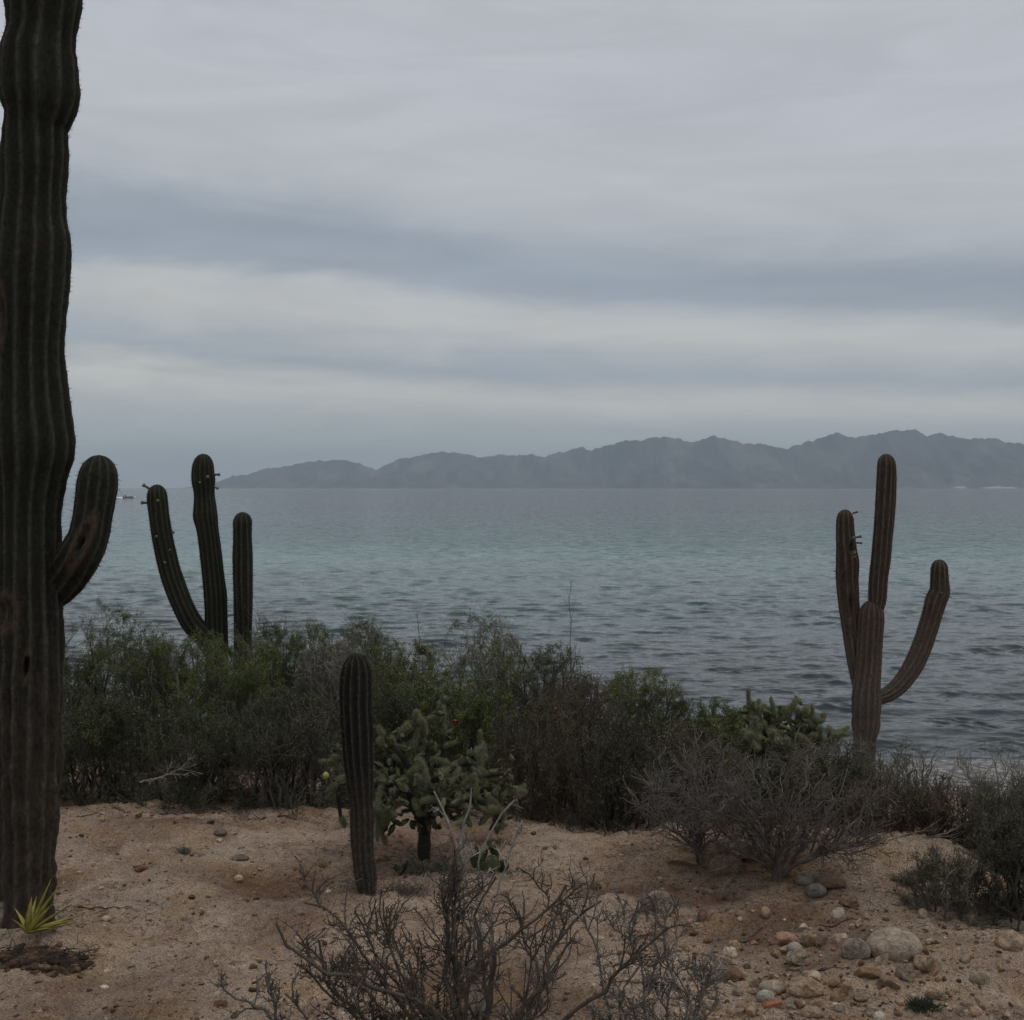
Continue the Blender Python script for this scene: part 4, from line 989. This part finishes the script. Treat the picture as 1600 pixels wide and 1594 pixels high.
yA = on_ground(1213, 1372)[1]
Q = lambda y0, *p, r=.02: {'p': ((p[0][0], p[0][1], y0),) + tuple((a_, b_, y0 + d_) for a_, b_, d_ in p), 'r': r}
bare_shrub('wide bare tree-like shrub with thick forked stems rising from the sand', [
  Q(yA, (1211,1368,0),(1205,1340,0),(1200,1305,.05),(1190,1265,.1),(1180,1220,.15),(1165,1190,.2), r=.022),
  Q(yA, (1208,1368,0),(1190,1345,0),(1165,1322,0),(1130,1300,-.05),(1100,1265,-.1),(1085,1230,-.1), r=.015),
  Q(yA, (1216,1368,0),(1222,1340,0),(1238,1305,.1),(1250,1260,.2),(1260,1215,.3),(1262,1180,.4), r=.018),
  Q(yA, (1220,1368,0),(1250,1345,0),(1290,1322,0),(1320,1300,.05),(1350,1268,.1),(1372,1232,.1), r=.022),
  Q(yA, (1222,1370,0),(1245,1352,-.05),(1280,1336,-.1),(1312,1325,-.15),(1350,1312,-.2),(1378,1296,-.2), r=.014),
  Q(yA, (1213,1368,0),(1214,1335,-.05),(1222,1290,-.1),(1226,1235,-.15),(1232,1190,-.2), r=.016),
  Q(yA, (1218,1368,0),(1238,1335,.1),(1278,1298,.2),(1308,1250,.3),(1322,1200,.4), r=.016),
  Q(yA, (1210,1368,0),(1190,1330,.1),(1158,1290,.2),(1135,1240,.3),(1122,1200,.4), r=.016),
  Q(yA, (1212,1368,0),(1196,1320,-.1),(1176,1275,-.2),(1150,1240,-.3),(1140,1215,-.3), r=.013),
], yA, (.108, .088, .074), 311, .018, dens=1.3, lenk=1.35, spur=False)
yB = on_ground(1092, 1338)[1]
bare_shrub('round grey leafless shrub with its foot on the sand, left of the tree-like one', [
  Q(yB, (1092,1335,0),(1085,1310,0),(1070,1280,0),(1045,1250,0),(1020,1220,0), r=.016),
  Q(yB, (1092,1335,0),(1090,1305,.1),(1085,1270,.15),(1080,1230,.2),(1075,1190,.2), r=.016),
  Q(yB, (1092,1335,0),(1098,1305,0),(1108,1270,0),(1120,1235,0),(1130,1205,0), r=.015),
  Q(yB, (1092,1335,0),(1075,1315,-.1),(1045,1295,-.15),(1015,1270,-.2),(1000,1245,-.2), r=.013),
  Q(yB, (1092,1335,0),(1110,1315,-.1),(1130,1290,-.15),(1150,1265,-.2),(1160,1240,-.2), r=.012),
  Q(yB, (1092,1335,0),(1092,1300,-.1),(1095,1265,-.2),(1090,1225,-.25),(1100,1190,-.25), r=.014),
], yB, (.125, .112, .098), 312, .016, dens=1.3, lenk=1.2, spur=False)

# ------------------------------------------------------------------ chollas
def joint_mesh(seed):
    g = np.random.default_rng(seed); nr, m = 13, 12
    t_ = np.linspace(0, 1, nr); V = np.zeros((nr, m, 3)); cr = np.zeros((nr, m))
    for i in range(nr):
        r = .19 * (sin(pi * min(max(t_[i], .03), .985) ** .85) ** .33)
        for j in range(m):
            tub = max(0, cos(j * pi - i * pi)) ; rr = r * (1 + .20 * (1 if (i + j) % 2 == 0 else -.45)) * (1 + .05 * g.normal())
            a_ = j / m * 2 * pi + i * .10; V[i, j] = (rr * cos(a_), rr * sin(a_), t_[i]); cr[i, j] = 1 if (i + j) % 2 == 0 else 0
    i = np.arange(nr * m).reshape(nr, m); j = np.roll(i, -1, axis=1); Fq = np.stack([i[:-1], j[:-1], j[1:], i[1:]], -1).reshape(-1, 4)
    VV = V.reshape(-1, 3); crr = cr.ravel()
    VV = np.vstack([VV, [0, 0, 1.0], [0, 0, 0]]); tri = np.vstack([np.stack([i[-1], j[-1], np.full(m, nr * m)], -1), np.stack([j[0], i[0], np.full(m, nr * m + 1)], -1)])
    crr = np.r_[crr, 1, 0]
    # spines
    sel = np.where((cr.ravel() > 0) & (np.arange(nr * m) >= m))[0]; SV = []
    for _ in range(9):
        p_ = VV[sel]; nn = p_ * np.array([1, 1, 0]); nn = unit(nn); d_ = unit(nn + .8 * g.normal(size=nn.shape) + np.array([0, 0, .3])); s_ = unit(np.cross(d_, g.normal(size=d_.shape))) * .0075
        SV.append(np.stack([p_ - s_, p_ + s_, p_ + d_ * (.12 + .20 * g.random((len(p_), 1)))], 1))
    SV = np.concatenate(SV).reshape(-1, 3); st_ = np.arange(len(SV)).reshape(-1, 3) + len(VV)
    crr = np.r_[crr, np.ones(len(SV)) * 1.4]
    return mesh_np('joint', np.vstack([VV, SV]), [Fq, np.vstack([tri, st_])], False, {'crest': crr}, M_chol)
JM = [joint_mesh(s_) for s_ in (1, 2, 3)]
def cholla(label, base, limbs, joints_per, jl, col, seed, Y, trunk_r, barkcol=(.045, .04, .034), fruit=()):
    g = np.random.default_rng(seed)
    bx, by, bz = base; root = empty('cholla_cactus', base, label, 'cactus'); off = np.array(base)
    P0 = []; R0 = []
    for li in limbs:
        pts = np.array([P3(px, py, yy) for px, py, yy in li]) - off
        P0.append(catmull(pts, 12)); R0.append(np.linspace(trunk_r, trunk_r * .3, 12))
    P0 = np.array(P0); R0 = np.array(R0); R0 *= 1 + .12 * g.normal(size=R0.shape).clip(-1, 1)
    V, Fq = tubes(P0, R0, 8); o = mobj('trunk', mesh_np('trunk', V, Fq, True, None, M_bark), root); o.color = (*barkcol, 1)
    cnt = 0
    tips = []
    def add(p, d, s_):
        nonlocal cnt
        jo = bpy.data.objects.new('joint', JM[int(g.integers(3))]); jo.location = p; jo.rotation_euler = Vector(d).to_track_quat('Z', 'Y').to_euler()
        jo.rotation_euler.rotate_axis('Z', g.random() * 6) ; wj = s_ * (.80 + .30 * g.random()); jo.scale = (wj, wj, s_); jo.color = (*col, 1); link(jo, root); cnt += 1
        return p + np.array(d) * s_ * .93
    ctr = P0.reshape(-1, 3).mean(0)
    for bi in range(len(P0)):
        for q in range(joints_per):
            t_ = .36 + .64 * g.random() ** .75 if q else 1.0
            k = int(round(t_ * 11)); p = P0[bi, k]; tg = P0[bi, min(k + 1, 11)] - P0[bi, max(k - 1, 0)]; tg = tg / (np.linalg.norm(tg) + 1e-9)
            d = unit(tg * .7 + .85 * g.normal(size=3) + np.array([0, 0, .25])); p2 = p
            ch = 1 + int(g.integers(2 + (q % 2)))
            for c_ in range(ch):
                if cnt > 296: break
                p2 = add(p2, d, jl * (.75 + .5 * g.random())); d = unit(np.array(d) + .42 * g.normal(size=3) + np.array([0, -.05, .12 if c_ else -.05]))
    # the crowded joints inside the crown, beyond the three hundred that show
    PH = np.array([(cos(a_) * r_, sin(a_) * r_, z_) for z_, r_ in ((0, .08), (.2, .19), (.5, .21), (.8, .18), (1, .06)) for a_ in np.arange(7) / 7 * 6.283])
    i_ = np.arange(35).reshape(5, 7); j_ = np.roll(i_, -1, axis=1); QF = np.stack([i_[:-1], j_[:-1], j_[1:], i_[1:]], -1).reshape(-1, 4)
    Vi = []; Fi = []; nin = 360
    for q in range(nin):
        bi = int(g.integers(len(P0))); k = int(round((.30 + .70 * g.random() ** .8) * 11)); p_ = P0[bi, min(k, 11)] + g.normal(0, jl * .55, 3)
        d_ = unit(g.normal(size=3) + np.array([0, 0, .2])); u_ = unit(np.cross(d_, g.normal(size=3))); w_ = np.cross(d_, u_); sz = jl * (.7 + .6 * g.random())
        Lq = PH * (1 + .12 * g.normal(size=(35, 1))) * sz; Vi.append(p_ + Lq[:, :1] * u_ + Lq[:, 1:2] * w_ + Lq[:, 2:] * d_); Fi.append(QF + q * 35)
    io_ = mobj('inner_joints', mesh_np('inner_joints', np.vstack(Vi), np.vstack(Fi), False, {'crest': (g.random(nin * 35) < .4) * .7}, M_chol), root); io_['kind'] = 'stuff'; io_.color = (*[c_ * .62 for c_ in col], 1)  # darker than the outer joints: the crown's inner shade put into the colour
    for (px, py, yy, s_) in fruit:
        fo = bpy.data.objects.new('fruit', FR); fo.location = P3(px, py, yy) - off; fo.scale = (s_,) * 3; link(fo, root)
    return root
V_, F_ = ICO[2]; V_ = V_ * (1 + .04 * n3d(V_, 3, 4))[:, None] * np.array([1, 1, 1.15]); FR = mesh_np('fruit', V_, F_, True, None, M_fruit)
xc, yc, zc = on_ground(662, 1338)
B_ = (662, 1342, yc)
Hh = lambda *p: [B_, (663, 1300, yc)] + [(a_, b_, yc + d_) for a_, b_, d_ in p]
cholla('bushy green cholla on a dark trunk right behind the single column cactus', (xc, yc, zc), [
  Hh((655,1255,0),(640,1200,-.05),(615,1168,-.1),(600,1150,-.1)), Hh((662,1250,0),(668,1190,0),(665,1155,0),(650,1135,0)),
  Hh((666,1250,.05),(690,1190,.1),(692,1155,.1),(690,1130,.1)), Hh((668,1250,0),(700,1205,0),(735,1190,-.05),(757,1172,-.05)),
  Hh((672,1255,-.1),(715,1225,-.2),(760,1212,-.2),(788,1208,-.2)), Hh((675,1258,0),(725,1240,0),(780,1232,0),(808,1236,0)),
  Hh((648,1258,-.1),(615,1225,-.15),(588,1235,-.2),(592,1285,-.2)), Hh((645,1255,.1),(590,1205,.15),(545,1180,.15),(528,1188,.15)),
  Hh((642,1255,.1),(575,1220,.1),(530,1225,.1),(532,1275,.1)), Hh((664,1258,-.15),(672,1225,-.25),(690,1210,-.3),(702,1225,-.3)),
  Hh((655,1262,-.15),(635,1235,-.25),(620,1240,-.3),(608,1265,-.3)), Hh((678,1262,.2),(735,1252,.3),(765,1260,.3),(775,1290,.3)),
  Hh((680,1265,-.1),(730,1250,-.15),(765,1258,-.2),(782,1285,-.2)), Hh((670,1262,-.2),(690,1250,-.3),(712,1255,-.35),(720,1280,-.35)),
  Hh((655,1262,-.05),(625,1250,-.1),(600,1270,-.1),(598,1305,-.1)), Hh((660,1258,.15),(640,1200,.25),(625,1175,.3),(622,1155,.3)),
], 11, .066, (.062, .072, .034), 401, yc, .036, barkcol=(.028, .025, .02), fruit=[(509,1212,yc+.02,.020)])
X2, Y2 = (1240 - 800) / F * 8.3, 8.3; z2 = tz(X2, Y2); bp = HZ + (EYE - z2) / Y2 * F; B2 = (1240, bp, 8.3)
cholla('pale-tipped cholla thicket behind the bare shrub, left of the shore cactus', (X2, Y2, z2), [
  [B2, (1235,1220,8.3), (1215,1170,8.3), (1190,1130,8.3), (1175,1105,8.3)],
  [B2, (1238,1220,8.3), (1228,1170,8.3), (1215,1135,8.3), (1205,1115,8.3)],
  [B2, (1240,1220,8.3), (1240,1170,8.3), (1245,1135,8.3), (1250,1120,8.3)],
  [B2, (1242,1220,8.3), (1255,1175,8.3), (1268,1150,8.3), (1272,1125,8.3)],
  [B2, (1242,1220,8.3), (1265,1185,8.2), (1290,1165,8.2), (1305,1155,8.2)],
  [B2, (1238,1220,8.2), (1210,1185,8.1), (1185,1165,8.1), (1170,1150,8.1)],
  [B2, (1242,1220,8.2), (1260,1195,8.1), (1275,1190,8.1), (1290,1185,8.1)],
  [B2, (1240,1220,8.2), (1230,1190,8.1), (1225,1175,8.1), (1222,1160,8.1)],
], 16, .074, (.098, .106, .048), 402, 8.3, .03)
# small prickly pear between cholla and thorny shrub
def pear(label, base, pads, col, seed):
    g = np.random.default_rng(seed); root = empty('prickly_pear', base, label, 'cactus'); off = np.array(base)
    V0, F0 = ICO[3]
    me = mesh_np('pad', V0 * np.array([.5, .16, .62]) * (1 + .05 * n3d(V0, 2, seed))[:, None], F0, True, {'crest': (vnoise(V0[:, 0] * 9, V0[:, 2] * 9, 3) > .55).astype(float)}, M_chol)
    for (px, py, Y, s_, ry) in pads:
        o = bpy.data.objects.new('pad', me); o.location = P3(px, py, Y) - off; o.rotation_euler = (g.normal(0, .3), ry, g.normal(0, .7)); w_ = s_ / F * Y; o.scale = (w_,) * 3; o.color = (*col, 1); link(o, root)
xp, yp, zp = on_ground(762, 1362)
pear('small dark green prickly pear to the right of the cholla trunk', (xp, yp, zp), [(752,1352,yp,22,.1),(770,1350,yp-.05,24,-.2),(785,1353,yp+.03,20,.5),(742,1345,yp+.05,18,-.4),(757,1336,yp,18,.3),(773,1332,yp,19,-.3),(765,1320,yp,15,.8),(745,1330,yp,15,0)], (.055, .065, .03), 5)
xp, yp, zp = on_ground(655, 1362)
pear('low dark cactus clump at the foot of the cholla trunk', (xp, yp, zp), [(630,1356,yp,20,.5),(645,1352,yp,22,-.3),(662,1354,yp-.03,20,.2),(680,1356,yp,20,1.0),(695,1358,yp+.03,17,-.8),(620,1358,yp+.05,16,1.2)], (.045, .05, .032), 6)
for (px, py, Y, lab) in [(711, 1126, 7.2, 'tiny red flower above the cholla'), (868, 1107, 8.0, 'tiny red flower in the brown tangle right of the cholla')]:
    o = bpy.data.objects.new('red_flower', mesh_np('red_flower', ICO[2][0] * np.array([1, 1, .7]) * (1 + .3 * n3d(ICO[2][0], 3, 8))[:, None], ICO[2][1], False, None, M_red)); o.location = P3(px, py, Y); o.scale = (.009,) * 3; link(o); tag(o, lab, 'flower')

# ------------------------------------------------------------------ agave, debris mound, tufts
def blade(ln, w, droop, seed):
    n = 9; V = []; g = np.random.default_rng(seed)
    for i in range(n):
        t_ = i / (n - 1); ww = w * (sin(pi * min(.18 + .82 * t_, .998) ** .8)) * (1 - .15 * t_); x = ln * t_; z = -droop * ln * t_ ** 2
        for (sx, dz) in ((-1, .28), (-.5, .05), (0, -.10), (.5, .05), (1, .28), (0, -.28)): V.append((sx * ww * .5, x, z + dz * ww))
    Fq = []
    for i in range(n - 1):
        for k in range(6): a_ = i * 6 + k; b__ = i * 6 + (k + 1) % 6; Fq.append((a_, b__, b__ + 6, a_ + 6))
    return mesh_np('leaf', V, np.array(Fq), True, None, M_agave)
xa, ya, za = on_ground(44, 1468); za += .03
ag = empty('agave_plant', (xa, ya, za), 'yellow-green agave with pointed blades at the foot of the giant cactus', 'plant')
for i, (dx, dy, dz, ln, w_, dr) in enumerate([(.12,-.1,1,.155,.030,.03),(.38,.1,1,.235,.026,.02),(.60,-.1,1,.23,.028,.05),(.75,-.3,.95,.20,.026,.06),(1.0,-.1,.75,.215,.024,.05),(1.2,.0,.38,.20,.024,.02),(1.0,-.6,.5,.16,.022,.1),(.05,.4,.9,.14,.022,.05),(1.0,.5,.28,.21,.024,.05),(.9,.3,.12,.18,.022,.0),(-.3,-.3,.6,.10,.020,.1),(-.5,.3,.7,.12,.02,.1)]):
    o = bpy.data.objects.new('leaf', blade(ln * 1.22, w_ * 1.25, dr, i)); d = Vector((dx, dy, dz)).normalized()
    o.rotation_euler = d.to_track_quat('Y', 'Z').to_euler(); link(o, ag)
# dark crusty heap: crumbled cactus bark, chunks and splinters
def debris():
    g = np.random.default_rng(71); X, Y, z = on_ground(66, 1500)
    V0, F0 = ICO[2]; n = 170; Vs = []; Fs_ = []; off = 0
    for k in range(n):
        a_, q = g.random() * 6.28, g.random() ** .6
        cx, cy = .24 * q * cos(a_), .10 * q * sin(a_)
        s_ = (.010 + .022 * g.random() ** 2) * (1.25 - .5 * q); ax = np.array([1 + 1.6 * g.random(), .8, .55 + .3 * g.random()]) * s_
        v_ = V0 * (1 + .35 * n3d(V0 + k, 2.2, k))[:, None] * ax; t_ = g.random() * 3.1
        v_ = np.stack([v_[:, 0] * cos(t_) - v_[:, 1] * sin(t_), v_[:, 0] * sin(t_) + v_[:, 1] * cos(t_), v_[:, 2]], -1)
        zc_ = tz(X + cx, Y + cy) - z + .030 * (1 - q) * g.random() + s_ * .1
        Vs.append(v_ + np.array([cx, cy, zc_])); Fs_.append(F0 + off); off += len(v_)
    tone = np.repeat(np.clip(g.random(n) ** 1.6 * .5, 0, 1), len(V0))
    root = empty('debris_heap', (X, Y, z), 'dark crusty heap of crumbled plant debris under the yellow agave', 'debris')
    o = mobj('chunks', mesh_np('chunks', np.vstack(Vs), np.vstack(Fs_), False, {'tone': tone}, M_pebble), root); o['kind'] = 'stuff'
    S = np.stack([g.uniform(-.24, .24, 260), g.uniform(-.09, .09, 260), g.uniform(.0, .04, 260)], -1); D = unit(np.stack([g.normal(0, 1, 260), g.normal(0, .6, 260), g.random(260) * .5], -1))
    P, Rr = walk(S, D, .02 + .05 * g.random(260), np.full(260, .0022), 3, .2, -.1, g, .4); V, Fq = tubes(P, Rr, 3)
    o = mobj('splinters', mesh_np('splinters', V, Fq, True, None, M_bark), root); o.color = (.035, .03, .025, 1); o['kind'] = 'stuff'
debris()
def tuft(label, px, py, wpx, n, h, col, seed, name='dry_tuft'):
    g = np.random.default_rng(seed); X, Y, z = on_ground(px, py); w_ = wpx / F * Y / 2
    root = empty(name, (X, Y, z), label, 'plant', 'small tufts on the sand')
    S = np.stack([g.normal(0, w_ * .5, n), g.normal(0, w_ * .35, n), np.full(n, -.005)], -1); D = unit(np.stack([g.normal(0, .8, n), g.normal(0, .6, n), np.full(n, .7)], -1))
    P, Rr = walk(S, D, h * (.5 + g.random(n)), np.full(n, .0022), 4, .2, -.1, g, .3); V, Fq = tubes(P, Rr, 3)
    o = mobj('stems', mesh_np('stems', V, Fq, True, None, M_bark), root); o.color = (*col, 1); o['kind'] = 'stuff'
tuft('low dark green tuft among the stones at lower right', 1443, 1572, 46, 420, .035, (.030, .038, .026), 1)
tuft('small green sprig on the sand left of the low olive bush', 1415, 1378, 30, 120, .06, (.05, .065, .03), 2)
tuft('small grey-green tuft on open sand in the left foreground', 288, 1334, 18, 90, .045, (.09, .09, .065), 3)
tuft('dry yellowish tuft at the edge of the dark gap in the bushes', 300, 1256, 70, 200, .06, (.17, .12, .05), 4)
tuft('dry ochre tuft behind the foot of the single column cactus', 500, 1352, 20, 60, .03, (.2, .14, .04), 5)
tuft('small grey tuft behind the rock cluster, beside the oval boulder', 1398, 1464, 16, 60, .02, (.05, .05, .04), 6)
tuft('dry straw-coloured tuft under the right end of the cholla', 780, 1318, 60, 160, .05, (.17, .13, .06), 7)
tuft('dry twiggy tuft below the single column cactus', 630, 1395, 60, 200, .06, (.10, .085, .07), 8)
def fallen(px0, py0, px1, py1, r, lab, seed):
    a_ = on_ground(px0, py0); b_ = on_ground(px1, py1); g = np.random.default_rng(seed); n = 9
    P = np.linspace(a_, b_, n); P[:, :2] += .008 * g.normal(size=(n, 2)); P[:, 2] = terrain(P[:, 0], P[:, 1]) + r * 1.3
    off = P[0].copy(); V, Fq = tubes((P - off)[None], np.linspace(r, r * .5, n)[None], 5)
    o = mobj('fallen_twig', mesh_np('fallen_twig', V, Fq, True, None, M_bark), None, off); o.color = (.07, .055, .045, 1); tag(o, lab, 'twig', 'fallen twigs on the sand')
fallen(1280, 1447, 1350, 1441, .004, 'dark fallen twig just above the rock cluster', 1)
fallen(1160, 1472, 1190, 1450, .005, 'fallen twig left of the pinkish wedge-shaped rock', 2)
fallen(110, 1278, 160, 1273, .004, 'thin fallen twig right of the giant cactus', 3)
fallen(1270, 1522, 1325, 1517, .0035, 'thin fallen twig left of the orange-brown slab', 4)
fallen(178, 1262, 205, 1272, .006, 'short dark stick on the sand by the left bushes', 5)
fallen(436, 1276, 460, 1283, .007, 'short dark stick on the sand left of the column cactus', 6)
fallen(120, 1418, 210, 1421, .004, 'long thin twig lying right of the agave', 7)
fallen(1000, 1462, 1040, 1470, .004, 'thin fallen twig behind the right end of the thorny shrub', 8)

def litter():
    g = np.random.default_rng(91); S = []
    spots = [(45,1440,.35,500),(573,1392,.22,260),(662,1340,.35,500),(1213,1375,.45,600),(1092,1342,.3,300),(765,1360,.25,250),(1490,1425,.4,400),(700,1450,.5,260),(1380,1330,.4,200)]
    for px, py, sp_, n in spots:
        X, Y = flat(px, py); S.append(np.stack([X + g.normal(0, sp_, n), Y + g.normal(0, sp_ * .45, n)], -1))
    n = 2600; X = g.uniform(-4.6, 4.4, n); Y = 8.0 - .42 * np.clip(X - .2, 0, 3.5) + np.abs(g.normal(0, .35, n)) * g.choice([-.5, 1.2], n); S.append(np.stack([X, Y], -1))
    n = 900; Y = g.uniform(4.3, 7.8, n); S.append(np.stack([g.uniform(-.55, .55, n) * Y, Y], -1))
    S = np.concatenate(S); S = np.column_stack([S, terrain(S[:, 0], S[:, 1]) + .003]); n = len(S)
    D = unit(np.stack([g.normal(size=n), g.normal(size=n), g.normal(size=n) * .12], -1))
    P, Rr = walk(S, D, .012 + .06 * g.random(n) ** 2.2, .0012 + .0014 * g.random(n), 3, .15, 0, g, .6)
    V, Fq = tubes(P, Rr, 3); o = mobj('twig_litter', mesh_np('twig_litter', V, Fq, True, None, M_bark)); o.color = (.095, .075, .058, 1); tag(o, 'broken twiglets and dry plant litter strewn over the sand', 'litter', kind='stuff')
litter()

# ------------------------------------------------------------------ distant motor boat
def boat():
    Y = HS * F / (778.5 - HZ); X = (201 - 800) / F * Y
    root = empty('motor_boat', (X, Y, SEA), 'small motor boat speeding far out, right of the giant cactus arm', 'boat')
    L_, W_, H_ = 5.2, 1.7, .75; n = 12; V = []
    for i in range(n):
        t_ = i / (n - 1); w = W_ * .5 * (1 - max(0, (t_ - .45) / .55) ** 2.2 * .96); sh_ = .35 * t_ ** 2
        x = -L_ / 2 + L_ * t_
        V += [(x, -w, H_ + sh_), (x, -w * .75, .05 + sh_ * .6), (x, 0, -.25 + sh_ * .8), (x, w * .75, .05 + sh_ * .6), (x, w, H_ + sh_), (x, w * .85, .35 + sh_), (x, -w * .85, .35 + sh_)]
    Fq = []
    for i in range(n - 1):
        for k in range(7): a_ = i * 7 + k; b_ = i * 7 + (k + 1) % 7; Fq.append((a_, a_ + 7, b_ + 7, b_))
    Fq = np.array(Fq); hull = mobj('hull', mesh_np('hull', V, [Fq, np.array([[0, 1, 2], [2, 3, 4], [0, 2, 4]])], False, None, plain('hull_paint', (.30, .31, .32), .4, .1, 1)), root)
    V0, F0 = ICO[2]
    dark = plain('boat_motor', (.03, .03, .035), .5, .1, 1)
    mo = mobj('outboard_motor', mesh_np('outboard_motor', np.vstack([V0 * np.array([.28, .2, .35]) + np.array([-2.75, 0, 1.0]), V0 * np.array([.10, .08, .6]) + np.array([-2.75, 0, .35])]), np.vstack([F0, F0 + len(V0)]), True, None, dark), root)
    # bow spray and wake
    foam = plain('sea_foam', (.75, .77, .78), .9, .2, .8)
    g = np.random.default_rng(3); V = []; nn = 60
    for i in range(nn):
        t_ = i / (nn - 1); x = X - 2.5 - 9.5 * t_; w = .35 + .9 * t_
        for k in range(7):
            u = (k - 3) / 3; V.append((x, Y + u * w, SEA + .04 + (.42 * (1 - t_) + .12) * (1 - u * u) * (.6 + .8 * g.random())))
    i = np.arange(nn * 7).reshape(nn, 7); Fq = np.stack([i[:-1, :-1], i[1:, :-1], i[1:, 1:], i[:-1, 1:]], -1).reshape(-1, 4)
    wk = mobj('boat_wake', mesh_np('boat_wake', V, Fq, True, None, foam)); tag(wk, 'white foam wake trailing behind the distant boat', 'wake', kind='stuff')
    V = V0 * (1 + .3 * n3d(V0, 3, 5))[:, None] * np.array([.75, .9, .45]); sp_ = mobj('bow_spray', mesh_np('bow_spray', V, F0, True, None, foam), None, (X + 3.0, Y, SEA + .35)); tag(sp_, 'white spray at the bow of the distant boat', 'spray', kind='stuff')
    # helmsman, one continuous skinned body
    me = bpy.data.meshes.new('person'); pts = [(0,0,0),(0,0,.28),(0,0,.52),(0,0,.62),(0,0,.78),(.12,.13,-.02),(.40,.14,-.05),(.42,.14,-.45),(.12,-.13,-.02),(.40,-.14,-.05),(.42,-.14,-.45),(0,.2,.5),(.14,.25,.28),(.34,.2,.25),(0,-.2,.5),(.14,-.25,.28),(.34,-.2,.25)]
    ed = [(0,1),(1,2),(2,3),(3,4),(0,5),(5,6),(6,7),(0,8),(8,9),(9,10),(2,11),(11,12),(12,13),(2,14),(14,15),(15,16)]
    me.from_pydata(pts, ed, []); po = bpy.data.objects.new('person', me); link(po); po.location = (X - 1.6, Y, SEA + .95); sk = po.modifiers.new('skin', 'SKIN')
    rr = [.15,.15,.15,.06,.11,.09,.07,.05,.09,.07,.05,.06,.045,.04,.06,.045,.04]
    for v_, r in zip(me.skin_vertices[0].data if me.skin_vertices else [], rr): v_.radius = (r, r)
    if not me.skin_vertices:
        pass
    me.materials.append(dark); tag(po, 'person in dark clothes seated at the stern of the distant boat', 'person')
boat()

# ------------------------------------------------------------------ haze: the air over the bay
hm = bpy.data.materials.new('haze'); hm.use_nodes = True; t = NT(hm.node_tree); t.n.clear()
pv = t.new('ShaderNodeVolumePrincipled'); pv.inputs['Color'].default_value = (.71, .86, 1.0, 1); pv.inputs['Density'].default_value = 0.98e-4; pv.inputs['Anisotropy'].default_value = 0.2
ou = t.new('ShaderNodeOutputMaterial'); t.link(pv.outputs[0], ou.inputs['Volume'])
x0, x1, y0_, y1_, z0_, z1_ = -15000, 15000, -800, 16500, -10, 505
V = [(x0,y0_,z0_),(x1,y0_,z0_),(x1,y1_,z0_),(x0,y1_,z0_),(x0,y0_,z1_),(x1,y0_,z1_),(x1,y1_,z1_),(x0,y1_,z1_)]
Fq = np.array([(0,3,2,1),(4,5,6,7),(0,1,5,4),(1,2,6,5),(2,3,7,6),(3,0,4,7)])
hz = mobj('haze', mesh_np('haze', V, Fq, False, None, hm)); tag(hz, 'thin bluish haze over the bay', kind='stuff')
